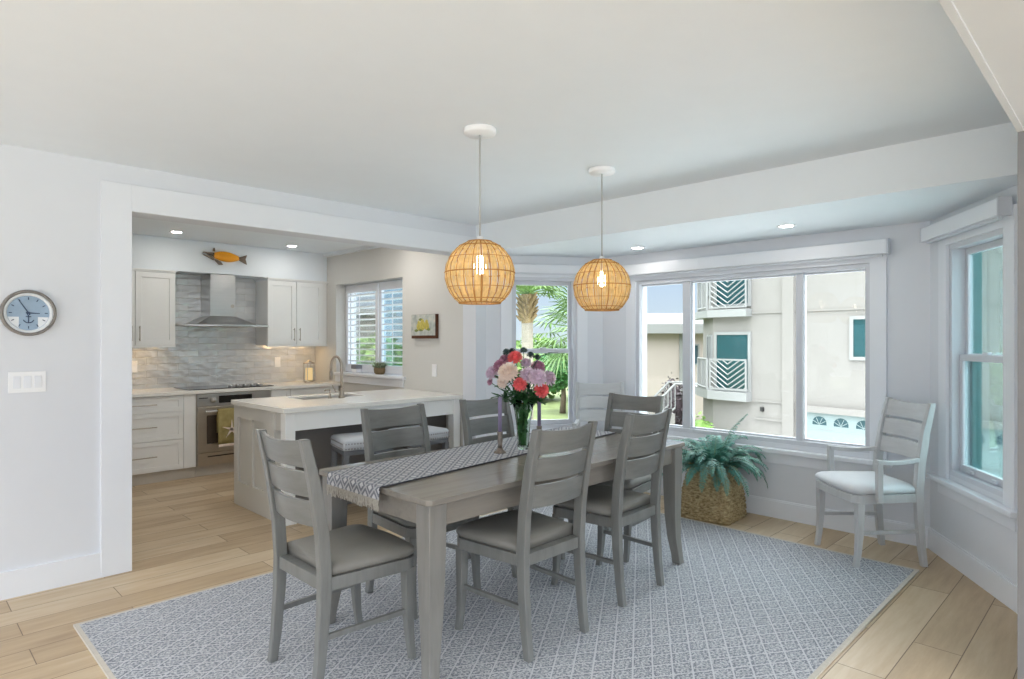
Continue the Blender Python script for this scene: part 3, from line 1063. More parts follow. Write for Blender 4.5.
def sink():
    r = thing('undermount_sink', 'steel undermount sink set in the island counter', 'sink', (2.85, 5.23, .62))
    b = BM()
    x0, x1, y0, y1, z0, z1 = 2.552, 3.148, 5.062, 5.398, .845, .866
    wall_cells(b, x0, x1, y0, y1, z0, z1, [(x0 + .012, x1 - .012, y0 + .012, y1 - .012)], m_swap)
    obj('rim', b, M['steel'], r)
    b = BM()
    lo = [Vector((x0 + .012, y0 + .012, .85)), Vector((x1 - .012, y0 + .012, .85)), Vector((x1 - .012, y1 - .012, .85)), Vector((x0 + .012, y1 - .012, .85))]
    bt = [v + Vector((0, 0, -.012)) for v in lo]
    vs = [b.verts.new(v) for v in lo]; vb = [b.verts.new(v) for v in bt]
    b.faces.new(vb)
    for i in range(4):
        b.faces.new((vs[i], vs[(i + 1) % 4], vb[(i + 1) % 4], vb[i]))
    obj('basin', b, M['steel'], r)
sink()
def faucet():
    c = Vector((2.86, 4.98, .88))
    r = thing('kitchen_faucet', 'brushed nickel gooseneck faucet on the island', 'faucet', c)
    obj('base', lathe(BM(), [(.028, 0), (.028, .012), (.021, .02), (.019, .085), (.016, .09)], c, 20), M['nickel'], r, smooth=True)
    d = Vector((-.3, .95, 0)).normalized()
    pts = [c + Vector((0, 0, .085)), c + Vector((0, 0, .27))]
    for k in range(1, 9):
        a = PI * k / 8
        pts.append(c + Vector((0, 0, .27)) + d * (.062 - .062 * math.cos(a)) + Vector((0, 0, .095 * math.sin(a))))
    pts.append(pts[-1] + Vector((0, 0, -.03)))
    obj('spout', tube(BM(), pts, .0125, 12), M['nickel'], r, smooth=True)
    e = pts[-1]
    obj('spray_head', tube(BM(), [e, e + Vector((0, 0, -.03)), e + Vector((0, 0, -.085))], [.015, .017, .015], 12), M['nickel'], r, smooth=True)
    s = c + Vector((-.018, .0, .055))
    obj('lever', tube(BM(), [s, s + Vector((-.03, .02, .005)), s + Vector((-.055, .03, .06))], [.009, .007, .005], 8), M['nickel'], r, smooth=True)
faucet()
def soap():
    c = Vector((2.77, 5.02, .88))
    r = thing('soap_dispenser', 'small nickel soap dispenser beside the island faucet', 'soap dispenser', c)
    obj('body', lathe(BM(), [(.02, 0), (.02, .006), (.011, .012), (.011, .05), (.006, .054), (.006, .065)], c, 16), M['nickel'], r, smooth=True)
    obj('nozzle', tube(BM(), [c + Vector((0, 0, .065)), c + Vector((0, 0, .075)), c + Vector((-.015, .05, .072)), c + Vector((-.018, .06, .06))], .006, 8), M['nickel'], r, smooth=True)
soap()

# sill items and plaque
def sill_pot():
    c = Vector((3.93, 6.02, 1.008))
    r = thing('potted_succulent', 'small potted succulent on the kitchen window sill', 'plant', c)
    obj('pot', lathe(BM(), [(.045, 0), (.06, .02), (.066, .06), (.06, .075), (.05, .075), (.05, .065), (.001, .065)], c, 20), M['palm_boot'], r, smooth=True)
    b = BM()
    rnd = random.Random(3)
    for k in range(34):
        a = rnd.uniform(0, 2 * PI); e = rnd.uniform(.2, 1.4)
        p0 = c + Vector((.03 * math.cos(a), .03 * math.sin(a), .07))
        L = rnd.uniform(.05, .09)
        dv = Vector((math.cos(a) * math.cos(e), math.sin(a) * math.cos(e), math.sin(e)))
        tube(b, [p0, p0 + dv * L * .6, p0 + dv * L], [.007, .011, .002], 5)
    obj('leaves', b, M['succulent'], r, smooth=True)
sill_pot()
def sill_box():
    c = Vector((3.93, 6.52, 1.008))
    r = thing('trinket_box', 'small grey box at the left end of the kitchen window sill', 'box', c)
    obj('body', box(BM(), 3.90, 3.97, 6.46, 6.56, 1.008, 1.055), M['white_plastic'], r, bevel=.003)
    obj('lid', box(BM(), 3.895, 3.975, 6.45, 6.57, 1.055, 1.10), M['pot_grey'], r, bevel=.003)
sill_box()
def plaque():
    r = thing('painted_plaque', 'small painted pear plaque with dark brown edges on the kitchen wall', 'picture', (3.83, 5.06, 1.41))
    y0, y1, z0, z1 = 4.865, 5.26, 1.405, 1.645
    obj('box', box(BM(), 3.812, 3.8502, y0, y1, z0, z1), M['dark_brown'], r, bevel=.002)
    p = obj('painted_panel', box(BM(), 3.806, 3.812, y0 + .004, y1 - .004, z0 + .03, z1 - .002), M['plaque'], r)
    b = BM()
    for (dy, dz, rr) in ((0, 0, .05), (-.07, -.005, .042), (.06, -.012, .038)):
        ball(b, (3.806, 5.07 + dy, 1.535 + dz), rr, 2, (.06, 1, 1.05))
        ball(b, (3.806, 5.07 + dy, 1.575 + dz), rr * .55, 2, (.08, 1, 1))
    obj('painted_fruit', b, M['paint_yellow'], p, smooth=True, label='yellow painted pears')
    b = BM()
    for (dy, dz, a) in ((-.1, -.04, .4), (.02, -.045, -.3), (.1, -.05, .2), (.03, .06, .8)):
        ball(b, (3.806, 5.07 + dy, 1.535 + dz), .03, 1, (.08, 1.2, .5))
    obj('painted_leaves', b, M['paint_green'], p, label='green painted leaves')
plaque()

# ------------------------------------------------------------------ wall clock and switch
def clock():
    c = Vector((.567, YW, 1.538))
    r = thing('wall_clock', 'round nautical wall clock with blue face and grey rim', 'clock', c)
    T = Matrix.Translation(c) @ Matrix.Rotation(PI / 2, 4, 'X')     # local z -> -y
    def add(name, b, m, par=r, **kw):
        b.transform(T)
        return obj(name, b, m, par, **kw)
    add('rim', lathe(BM(), [(.125, 0), (.126, .02), (.12, .032), (.112, .032), (.108, .02), (.108, 0)], seg=48), M['clock_rim'], smooth=True)
    add('bezel', lathe(BM(), [(.109, 0), (.109, .024), (.098, .022), (.094, .012), (.094, 0)], seg=48), M['clock_white'], smooth=True)
    f = add('face', lathe(BM(), [(.095, .001), (.095, .01), (.001, .01)], seg=48), M['clock_face'])
    # white flag quarters, low left and low right
    for s in (-1, 1):
        pts = [(s * .042, -.022), (s * .09, -.022)]
        for k in range(7):
            a = R(-15 - k * 8)
            pts.append((s * .0925 * math.cos(a), .0925 * math.sin(a)))
        pts.append((s * .042, -.075))
        if s < 0: pts = pts[::-1]
        add('white_patch', prism(BM(), pts, .010, .0106), M['clock_white'], f, label='white quarter of the dial')
    b = BM()
    for k in range(12):
        a = k * PI / 6
        m = Matrix.Rotation(a, 4, 'Z')
        box(b, -.0022, .0022, .072, .086, .0105, .0115, m)
    add('hour_marks', b, M['navy'], f)
    # anchor emblem
    b = BM()
    tube(b, [(0, -.012, .012), (0, -.052, .012)], .0022, 6)
    tube(b, [(-.012, -.02, .012), (.012, -.02, .012)], .0022, 6)
    tube(b, [(.024 * math.cos(R(200 + 14 * k)), -.03 + .024 * math.sin(R(200 + 14 * k)), .012) for k in range(11)], .0024, 6)
    tube(b, [(.006 * math.cos(k * PI / 5), -.006 + .006 * math.sin(k * PI / 5), .012) for k in range(11)], .0015, 5)
    add('anchor_emblem', b, M['navy'], f)
    for nm, ang, L, w in (('minute_hand', R(32), .078, .003), ('hour_hand', R(-92), .05, .004)):
        b = prism(BM(), [(-w, -.012), (w, -.012), (w * .5, L), (-w * .5, L)], .0145 if nm == 'minute_hand' else .0125, .0155 if nm == 'minute_hand' else .0135, Matrix.Rotation(ang, 4, 'Z'))
        add(nm, b, M['navy'])
    add('hub', lathe(BM(), [(.006, .01), (.006, .018), (.001, .018)], seg=16), M['navy'])
clock()
def switch():
    r = thing('light_switch_plate', 'white triple rocker switch plate below the clock', 'light switch', (.563, YW, 1.16))
    F = frame_mat((.563, YW), (1, 0), (0, -1))
    obj('plate', wall_cells(BM(), -.083, .083, 1.103, 1.217, 0, .006, [], F), M['white_plastic'], r, bevel=.002)
    for k in (-1, 0, 1):
        obj('rocker', wall_cells(BM(), k * .046 - .0165, k * .046 + .0165, 1.127, 1.193, .006, .010, [], F), M['trim'], r, bevel=.0015)
switch()

# ------------------------------------------------------------------ rug
b = box(BM(), .675, 4.385, .965, 3.645, .0005, .010)
rug = obj('area_rug', b, M['rug'], loc=(2.53, 2.3, .0005))
tag(rug, 'pale blue grey area rug with diamond lattice under the dining table', 'rug')
b = wall_cells(BM(), .655, 4.405, .945, 3.665, .0005, .0108, [(.675, 4.385, .965, 3.645)], m_swap)
b.transform(Matrix.Translation(-Vector((2.53, 2.3, .0005))))
obj('edge_binding', b, M['binding'], rug, local=True, label='tan edge binding')
RZ = .0108

# ------------------------------------------------------------------ dining table
TROT = R(.7)
TC = Vector((2.512, 2.42, RZ))
TL, TW, TZ = 2.014, .875, .76 - RZ
def table():
    r = thing('dining_table', 'grey washed rectangular dining table with curved square legs', 'table', TC, TROT)
    # top in two halves with a seam around a leaf: corners eased
    seams = [-TL / 2, -.23, .23, TL / 2]
    top = BM()
    for k in range(3):
        x0, x1 = seams[k] + (.0008 if k else 0), seams[k + 1] - (.0008 if k < 2 else 0)
        w = TW / 2
        c = .018
        if k == 0:
            pts = [(x0 + c, -w), (x1, -w), (x1, w), (x0 + c, w), (x0, w - c), (x0, -w + c)]
        elif k == 2:
            pts = [(x0, -w), (x1 - c, -w), (x1, -w + c), (x1, w - c), (x1 - c, w), (x0, w)]
        else:
            pts = [(x0, -w), (x1, -w), (x1, w), (x0, w)]
        prism(top, pts, TZ - .026, TZ)
    obj('tabletop', top, M['table'], r, local=True, bevel=.004)
    ix, iy = TL / 2 - .055, TW / 2 - .05
    for nm, q in (('apron', (-ix, ix, -iy - .012, -iy + .012)), ('apron', (-ix, ix, iy - .012, iy + .012)), ('apron', (-ix - .012, -ix + .012, -iy, iy)), ('apron', (ix - .012, ix + .012, -iy, iy))):
        obj(nm, box(BM(), *q, TZ - .125, TZ - .026), M['table'], r, local=True, bevel=.002)
    for sx in (-1, 1):
        for sy in (-1, 1):
            pts, sz = [], []
            for z, w, off in ((TZ - .027, .088, 0), (TZ - .14, .088, 0), (.48, .084, -.002), (.30, .074, -.006), (.16, .062, -.006), (.06, .054, .002), (0, .054, .008)):
                # outer faces stay near the corner, inner faces taper
                cx = sx * (TL / 2 - .018 - w / 2 + off)
                cy = sy * (TW / 2 - .018 - w / 2 + off)
                pts.append((cx, cy, z)); sz.append((w, w))
            obj('leg', sweep_rect(BM(), pts, sz), M['table_leg'], r, local=True, bevel=.004)
table()

# runner
def runner():
    ang = R(6.5)
    base = Vector((1.520, 2.285, .762))
    d = Vector((math.cos(ang), math.sin(ang), 0)); p = Vector((-math.sin(ang), math.cos(ang), 0))
    # the runner starts at the near end of the table and hangs over it
    W = .43
    b = BM()
    xs = [(-.02, -.05), (-.018, -.03), (-.016, -.012), (-.008, .0015), (.01, .003), (.05, .002)]
    k = .3
    while k < 1.9:
        xs.append((k, .002)); k += .3
    # far end over the table's far edge
    xs += [(1.96, .002), (2.0, .002)]
    rows = []
    for (t, dz) in xs:
        row = []
        for j in range(9):
            s = j / 8
            q = base + d * t + p * (W * s)
            # pull the hanging part to the end plane of the table
            if t < .02:
                ex = 1.497 - .005 * s
                q = Vector((ex + t * .5, q.y, q.z))
            row.append(q + Vector((0, 0, dz)))
        rows.append(row)
    loft(b, rows, closed=False)
    # origin at the table so the weave follows the cloth
    o = obj('table_runner', b, M['runner'], loc=(base.x, base.y, .762))
    sd = o.modifiers.new('thick', 'SOLIDIFY'); sd.thickness = .0025; sd.offset = 1
    tag(o, 'grey and white diamond woven table runner with fringed end', 'table runner')
    # fringe
    rnd = random.Random(5)
    f = BM()
    for j in range(70):
        s = (j + .5) / 70
        ex = 1.487 - .005 * s
        y = base.y + W * s
        z = base.z - .048
        l = rnd.uniform(.035, .055)
        tube(f, [(ex, y, z), (ex - .004 + rnd.uniform(-.003, .003), y + rnd.uniform(-.004, .004), z - l * .5), (ex + rnd.uniform(-.004, .004), y + rnd.uniform(-.006, .006), z - l)], [.003, .0028, .002], 5)
    f.transform(Matrix.Translation(-Vector((base.x, base.y, .762))))
    obj('fringe', f, M['fringe'], o, local=True, label='pale knotted fringe')
    for s in (0, 1):
        e = BM()
        pts = []
        for (t, dz) in xs[2:]:
            q = base + d * t + p * (W * s)
            if t < .02:
                q = Vector((1.497 - .005 * s + t * .5, q.y, q.z))
            pts.append(q + Vector((0, 0, dz + .001)))
        tube(e, pts, .003, 6)
        e.transform(Matrix.Translation(-Vector((base.x, base.y, .762))))
        obj('edge_cord', e, M['runner_edge'], o, local=True, label='dark edge cord')
runner()

# ------------------------------------------------------------------ chairs
def chair_proto(name, label, arms):
    r = thing(name, label, 'chair', (0, 0, 0), 0, 'armchairs in the bay' if arms else 'slat back chairs around the dining table')
    wr, wf = (.192, .213) if not arms else (.205, .222)
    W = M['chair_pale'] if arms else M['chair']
    # rear posts (leg and back upright in one bent piece)
    post = [(-.228, 0, .033, .034), (-.212, .12, .034, .04), (-.198, .30, .036, .046), (-.192, .45, .036, .05), (-.203, .62, .036, .05), (-.235, .82, .034, .046), (-.278, 1.0, .032, .036)]
    for s in (-1, 1):
        obj('rear_post', sweep_rect(BM(), [(s * wr, y, z) for y, z, a, c in post], [(a, c) for y, z, a, c in post]), W, r, local=True, bevel=.004)
    fl_ = [(.188, .405, .046, .046), (.188, .32, .044, .044), (.19, .2, .038, .038), (.198, .09, .032, .032), (.212, 0, .03, .03)]
    for s in (-1, 1):
        obj('front_leg', sweep_rect(BM(), [(s * wf, y, z) for y, z, a, c in fl_], [(a, c) for y, z, a, c in fl_]), W, r, local=True, bevel=.004)
    # seat frame: rounded trapezoid, hollow looking apron
    def outline(inset, n=8):
        pts = []
        f, bk = wf + .026 - inset, wr + .012 - inset
        yf, yb = .232 - inset, -.205 + inset
        rad = .06
        pts += [Vector((-bk, yb)), Vector((bk, yb))]
        for k in range(n + 1):
            a = k / n * PI / 2
            pts.append(Vector((f - rad + rad * math.cos(a) - 0, yf - rad + rad * math.sin(a))))
        for j in range(1, 8):      # gently bowed front
            t = j / 8
            x = (f - rad) * (1 - 2 * t)
            pts.append(Vector((x, yf + .012 * math.sin(PI * t))))
        for k in range(n + 1):
            a = PI / 2 + k / n * PI / 2
            pts.append(Vector((-f + rad + rad * math.cos(a), yf - rad + rad * math.sin(a))))
        return pts
    o0 = outline(0)
    obj('seat_frame', prism(BM(), [tuple(p) for p in o0], .395, .448), W, r, local=True, bevel=.003)
    # domed cushion
    b = BM()
    rings = []
    for inset, z in ((.012, .448), (.002, .458), (-.004, .472), (.002, .486), (.018, .497), (.05, .507), (.1, .513), (.16, .516)):
        o = outline(0)
        cx = Vector((0, .015))
        k = 1 - inset / .22
        rings.append([Vector((cx.x + (p.x - cx.x) * k, cx.y + (p.y - cx.y) * k, z)) for p in o])
    # keep the cushion clear of the posts
    for rg in rings:
        for v in rg:
            if v.y < -.163: v.y = -.163
    loft(b, rings)
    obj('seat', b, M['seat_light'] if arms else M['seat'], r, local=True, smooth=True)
    # slats
    def back_y(z):
        for (y0, z0, *_), (y1, z1, *_) in zip(post, post[1:]):
            if z0 <= z <= z1:
                return y0 + (y1 - y0) * (z - z0) / (z1 - z0)
        return post[-1][0]
    for z0, z1 in ((.885, .995), (.765, .868), (.645, .748)):
        b = BM()
        rings = []
        n = 12
        hw = wr - .012
        for i in range(n + 1):
            t = i / n
            x = -hw + 2 * hw * t
            bow = .028 * math.sin(PI * t)
            dip = .012 * math.sin(PI * t) if z1 > .95 else 0
            rg = []
            for z, off in ((z0, -.009), (z0, .009), (z1 - dip, .009), (z1 - dip, -.009)):
                rg.append(Vector((x, back_y(z) - bow + off, z)))
            rings.append(rg)
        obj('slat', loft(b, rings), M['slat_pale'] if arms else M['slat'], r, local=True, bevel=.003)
    for s in (-1, 1):
        b = BM()
        y0, y1 = -.205, .19
        sweep = [(s * wr, y0, .215), (s * wf, y1, .215)]
        rings = []
        for (x, y, z) in sweep:
            rings.append([Vector((x - .009, y, z - .011)), Vector((x + .009, y, z - .011)), Vector((x + .009, y, z + .011)), Vector((x - .009, y, z + .011))])
        obj('stretcher', loft(b, rings), W, r, local=True, bevel=.002)
    if arms:
        for s in (-1, 1):
            x0, x1 = s * (wr + .005), s * (wf + .045)
            # arm: from the post forward, slightly flaring
            rings = []
            for t in [k / 8 for k in range(9)]:
                x = x0 + (x1 - x0) * t
                y = -.19 + .30 * t
                z = .655 - .012 * math.sin(PI * t)
                w = .03 + .008 * t
                rings.append([Vector((x - w / 2, y, z - .013)), Vector((x + w / 2, y, z - .013)), Vector((x + w / 2, y, z + .013)), Vector((x - w / 2, y, z + .013))])
            obj('arm', loft(BM(), rings), W, r, local=True, bevel=.004)
            pts = [(x1, .094, .645), (x1, .094, .56), (x1 - s * .004, .09, .46), (s * (wf + .04), .088, .405)]
            obj('arm_support', sweep_rect(BM(), pts, [(.03, .036)] * 4), W, r, local=True, bevel=.004)
    return r

sc_ = chair_proto('dining_chair', '', False)
# seat-centre positions: local +y is the way the chair faces
def tp(x, y):   # table-aligned local point to world
    return (TC.x + x * math.cos(TROT) - y * math.sin(TROT), TC.y + x * math.sin(TROT) + y * math.cos(TROT), RZ)
spots = [
    ((1.415, 2.452, RZ), R(-90), 'grey slat back chair at the near left end of the table'),
    ((2.158, 2.092, RZ), R(0), 'grey slat back chair on the camera side of table, closer to the front leg'),
    ((2.900, 2.138, RZ), R(1.5), 'grey slat back chair on the camera side of table, nearer the fern basket'),
    ((2.075, 2.760, RZ), R(180), 'grey slat back chair on the island side, before the nailhead stools'),
    ((2.815, 2.790, RZ), R(181), 'grey slat back chair behind the flowers on the island side of table'),
    ((3.465, 2.495, RZ), R(94), 'grey slat back chair at the far end of the table by the windows'),
]
for i, (l, rz, lb) in enumerate(spots):
    place(sc_, l, rz, lb, i == 0)
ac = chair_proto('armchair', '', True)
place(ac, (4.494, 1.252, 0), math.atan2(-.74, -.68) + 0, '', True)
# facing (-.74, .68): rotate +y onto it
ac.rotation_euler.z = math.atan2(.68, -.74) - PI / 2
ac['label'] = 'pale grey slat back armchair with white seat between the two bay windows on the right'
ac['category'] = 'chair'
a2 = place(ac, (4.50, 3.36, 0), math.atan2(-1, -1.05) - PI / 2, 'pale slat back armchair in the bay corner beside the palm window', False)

# ------------------------------------------------------------------ counter stools
def stool_proto():
    r = thing('counter_stool', '', 'stool', (0, 0, 0), 0, 'nailhead stools at the island')
    w, d = .205, .19
    # saddle cushion
    rings = []
    def outl(k, z, n=6):
        pts = []
        for (sx, sy, a0) in ((1, 1, 0), (-1, 1, 90), (-1, -1, 180), (1, -1, 270)):
            for j in range(n + 1):
                a = R(a0 + 90 * j / n)
                pts.append(Vector(((w - .03) * sx * 1.0 + .03 * math.cos(a), (d - .03) * sy + .03 * math.sin(a), 0)) * k + Vector((0, 0, z)))
        return pts
    for k, z in ((1, .545), (1.0, .60), (.985, .614), (.93, .625), (.8, .631), (.5, .635)):
        rings.append(outl(k, z))
    obj('seat', loft(BM(), rings), M['stool_fabric'], r, local=True, smooth=True)
    obj('seat_rail', box(BM(), -w + .01, w - .01, -d + .01, d - .01, .505, .545), M['stool_wood'], r, local=True, bevel=.004)
    b = BM()
    for z in (.556, .594):
        for k in range(17):
            x = -w + .02 + (2 * w - .04) * k / 16
            for sy in (-1, 1):
                ball(b, (x, sy * (d + .001), z), .0075, 1, (1, .5, 1))
            y = -d + .02 + (2 * d - .04) * k / 16
            for sx in (-1, 1):
                ball(b, (sx * (w + .001), y, z), .0075, 1, (.5, 1, 1))
    obj('nailhead_trim', b, M['nail'], r, local=True, smooth=True)
    for sx in (-1, 1):
        for sy in (-1, 1):
            pts = [(sx * (w - .03), sy * (d - .03), .51), (sx * (w - .022), sy * (d - .022), .3), (sx * (w - .008), sy * (d - .008), 0)]
            obj('leg', sweep_rect(BM(), pts, [(.045, .045), (.04, .04), (.032, .032)]), M['stool_wood'], r, local=True, bevel=.003)
    for sy in (-1, 1):
        obj('stretcher', box(BM(), -w + .02, w - .02, sy * (d - .018) - .01, sy * (d - .018) + .01, .19, .215), M['stool_wood'], r, local=True, bevel=.002)
    for sx in (-1, 1):
        obj('stretcher', box(BM(), sx * (w - .018) - .01, sx * (w - .018) + .01, -d + .02, d - .02, .27, .295), M['stool_wood'], r, local=True, bevel=.002)
    return r
st = stool_proto()
place(st, (2.72, 4.42, 0), R(-14), 'nailhead counter stool under the island, nearer the oven end', True)
place(st, (3.27, 4.42, 0), 0, 'nailhead counter stool under the island, nearer the bay wall end', False)

# ------------------------------------------------------------------ pendants
def pendant(x, y, label, first=None):
    if first is not None:
        o = copy_tree(first); o.location = (x, y, CEIL); o['label'] = label
        return o
    r = thing('pendant_lamp', label, 'pendant lamp', (x, y, CEIL), 0, 'rattan globe pendants over the table')
    zc, rad = 1.715, .172
    dz = lambda z: z - CEIL
    obj('canopy', lathe(BM(), [(.001, 0), (.078, 0), (.081, -.005), (.081, -.02), (.076, -.028), (.001, -.03)], seg=36), M['white_plastic'], r, local=True, smooth=True, bevel=0)
    obj('cord', tube(BM(), [(0, 0, -.024), (0, 0, dz(1.90))], .0042, 8), M['cord'], r, local=True, smooth=True)
    # socket and bulb inside
    sk = obj('socket', lathe(BM(), [(.001, dz(1.905)), (.014, dz(1.905)), (.018, dz(1.885)), (.018, dz(1.81)), (.001, dz(1.81))], seg=16), M['white_plastic'], r, local=True, smooth=True)
    obj('bulb', lathe(BM(), [(.012, dz(1.812)), (.016, dz(1.795)), (.03, dz(1.765)), (.031, dz(1.745)), (.02, dz(1.722)), (.001, dz(1.716))], seg=20), M['lamp_glow'], sk, local=True, smooth=True)
    # reeds
    th_top = R(20); th_bot = R(144)
    nb = 75
    b = BM(); b2 = BM()
    for k in range(nb):
        a = 2 * PI * k / nb
        bold = (k % 3 == 0)
        rr = .0026 if not bold else .0034
        pts = []
        n = 16
        for i in range(n + 1):
            th = th_top + (th_bot - th_top) * i / n
            q = rad + .0015 * math.sin(i * 2.2 + k) + (.001 if bold else 0)
            pts.append((q * math.sin(th) * math.cos(a), q * math.sin(th) * math.sin(a), dz(zc) + q * math.cos(th)))
        # flat reed: wide at the equator
        rings = []
        for p_, i in zip(pts, range(n + 1)):
            th = th_top + (th_bot - th_top) * i / n
            wid = min(.0068, 2 * PI * rad * math.sin(th) / nb * .435) if not bold else (.0034 if k % 12 == 0 else .0022)
            e = Vector((-math.sin(a), math.cos(a), 0)); nn = Vector((math.sin(th) * math.cos(a), math.sin(th) * math.sin(a), math.cos(th)))
            P = Vector(p_)
            rings.append([P - e * wid, P - nn * .0014, P + e * wid, P + nn * .0018])
        loft(b2 if bold else b, rings)
    sh = obj('shade', b, M['reed'], r, local=True)
    obj('rib', b2, M['reed_dark'], sh, local=True, label='darker bound ribs')
    for th, w in ((20, .0036), (36, .0030), (62, .0016), (87, .0030), (112, .0016), (134, .0024), (144, .0044)):
        t = R(th)
        q = (rad + .002) * math.sin(t)
        rings = [(q * math.cos(2 * PI * k / 48), q * math.sin(2 * PI * k / 48), dz(zc) + (rad + .002) * math.cos(t)) for k in range(49)]
        obj('ring', tube(BM(), rings, w, 6, cap=False), M['reed_dark'], sh, local=True, smooth=True)
    # spider holding the shade at the top
    b = BM()
    zt = dz(zc) + rad * math.cos(R(20))
    for k in range(4):
        a = k * PI / 2
        tube(b, [(0, 0, zt + .004), (rad * math.sin(R(20)) * math.cos(a), rad * math.sin(R(20)) * math.sin(a), zt)], .0025, 6)
    lathe(b, [(.001, zt - .004), (.02, zt - .004), (.02, zt + .012), (.001, zt + .012)], seg=16)
    obj('spider', b, M['reed_dark'], sh, local=True)
    return r
p1 = pendant(2.104, 2.330, 'rattan globe pendant over the near half of the table')
pendant(3.126, 2.345, 'rattan globe pendant over the far half of the table', p1)

# ------------------------------------------------------------------ centrepiece
VC = Vector((2.60, 2.508, .7655))
def vase():
    o = lathe(BM(), [(.034, 0), (.036, .01), (.034, .05), (.04, .14), (.052, .22), (.068, .285), (.0655, .285), (.0495, .22), (.0375, .14), (.0315, .05), (.03, .014), (.001, .012)], VC, 32)
    o = obj('glass_vase', o, M['glass'], loc=VC, smooth=True)
    tag(o, 'flared clear glass vase holding the bouquet on the table runner', 'vase')
vase()
F_, CX_, CY_, H_ = 630.0, 512.0, 340.0, 1.39
def campoint(px, py, d):
    """place measured from the photo at a distance d (m) in front of the camera"""
    s = (px - CX_) / F_; t = (CY_ - py) / F_
    return Vector(((1 + s) / math.sqrt(2) * d, (1 - s) / math.sqrt(2) * d, H_ + t * d))

def bloom(bm, c, axis, r, layers, petal_w, rnd, cup=.5):
    axis = axis.normalized()
    up = Vector((0, 0, 1)) if abs(axis.z) < .95 else Vector((1, 0, 0))
    e1 = axis.cross(up).normalized(); e2 = axis.cross(e1)
    for li in range(layers):
        f = li / max(1, layers - 1)
        elev = R(-12 + 82 * f)
        n = max(6, int(17 * math.cos(elev * .85)))
        L = r * (1 - .28 * f)
        for k in range(n):
            a = 2 * PI * (k + .5 * (li % 2)) / n + rnd.uniform(-.12, .12)
            el = elev + rnd.uniform(-.12, .12)
            rad_ = e1 * math.cos(a) + e2 * math.sin(a)
            tan = -e1 * math.sin(a) + e2 * math.cos(a)
            d = rad_ * math.cos(el) + axis * math.sin(el)
            nn = axis * math.cos(el) - rad_ * math.sin(el)
            w = petal_w * r * rnd.uniform(.85, 1.1)
            base = c + d * r * .12
            rows = []
            for t, ww, lift in ((0, .35, 0), (.45, 1, .05), (.8, .9, .12), (1, .35, .2 * cup + .05)):
                p = base + d * L * t * .9 + nn * (lift * r * cup)
                rows.append([p - tan * w * ww, p + nn * (-.10 * w * ww), p + tan * w * ww])
            loft(bm, rows, closed=False)
    return bm

def flower(name, px, py, dd, r, mat, label, layers=5, petal_w=.2, heart=False, seed=1, group='flowers in the glass vase'):
    r = r * 1.16
    rnd = random.Random(seed)
    c = campoint(px, py, 3.615 + dd)
    ctr = VC + Vector((0, 0, .33))
    ax = (c - ctr)
    view = (Vector((0, 0, H_)) - c).normalized()
    ax = (ax.normalized() + view * .9 + Vector((0, 0, .25))).normalized()
    rt = thing(name, label, 'flower', VC + Vector((0, 0, .02)), 0, group)
    b = bloom(BM(), c, ax, r, layers, petal_w, rnd)
    fl_o = obj('bloom', b, mat, rt, smooth=True)
    ball_ = ball(BM(), c + ax * r * .12, r * .42, 2)
    obj('bloom_core', ball_, M['flower_heart'] if heart else mat, rt, smooth=True)
    foot = VC + Vector((rnd.uniform(-.02, .02), rnd.uniform(-.02, .02), .02))
    neck = VC + Vector((0, 0, .27)) + (c - ctr) * .22
    mid = neck * .5 + c * .5 - ax * r * .4
    b = tube(BM(), [foot, foot * .5 + neck * .5 + Vector((0, 0, 0)), neck, mid, c - ax * r * .2], .0024, 6)
    obj('stem', b, M['stem'], rt, smooth=True)
    b = BM()
    for k in range(6):
        a = rnd.uniform(0, 2 * PI)
        p = neck.lerp(c, rnd.uniform(.0, .7))
        dv = Vector((math.cos(a), math.sin(a), rnd.uniform(-.5, .3))).normalized()
        L = rnd.uniform(.035, .06)
        s = dv.cross(Vector((0, 0, 1))).normalized()
        rows = [[p - s * .002, p + Vector((0, 0, .001)), p + s * .002]]
        for t, w in ((.35, .012), (.7, .010), (1, .001)):
            q = p + dv * L * t + Vector((0, 0, -.012 * t * t))
            rows.append([q - s * w, q + Vector((0, 0, -.003)), q + s * w])
        loft(b, rows, closed=False)
    obj('leaves', b, M['leaf'], rt)

flower('coral_dahlia', 515, 357.5, .0, .040, M['coral'], 'coral red bloom highest in the bouquet', seed=1, petal_w=.17)
flower('coral_dahlia', 520, 384, -.07, .036, M['coral'], 'coral red bloom low in the middle of the bouquet', seed=2, petal_w=.17)
flower('coral_dahlia', 541.5, 390, -.06, .040, M['coral'], 'coral red bloom lowest at the right of the bouquet', seed=3, petal_w=.17)
flower('cream_chrysanthemum', 508, 372.5, -.08, .054, M['cream'], 'large cream bloom at the left front of the bouquet', seed=4, petal_w=.11, layers=8)
flower('peach_chrysanthemum', 503, 382, -.03, .034, M['cream'], 'small peach bloom tucked under the large cream one', seed=5)
flower('lilac_chrysanthemum', 528, 375, -.05, .045, M['lilac'], 'pale lilac bloom in the centre of the bouquet', seed=6, layers=6, petal_w=.13)
flower('lilac_chrysanthemum', 537.5, 377.5, -.09, .048, M['lilac'], 'largest pale lilac bloom right of centre in the bouquet', seed=7, layers=6, petal_w=.13)
flower('lilac_chrysanthemum', 548.5, 378, .0, .043, M['lilac'], 'lilac bloom farthest right in the bouquet', seed=8, layers=6, petal_w=.13)
flower('mauve_chrysanthemum', 538, 367, .03, .040, M['mauve'], 'mauve bloom above the lilac ones on the right', seed=9)
flower('mauve_chrysanthemum', 500, 366, .02, .038, M['mauve'], 'mauve bloom behind the large cream one', seed=10)
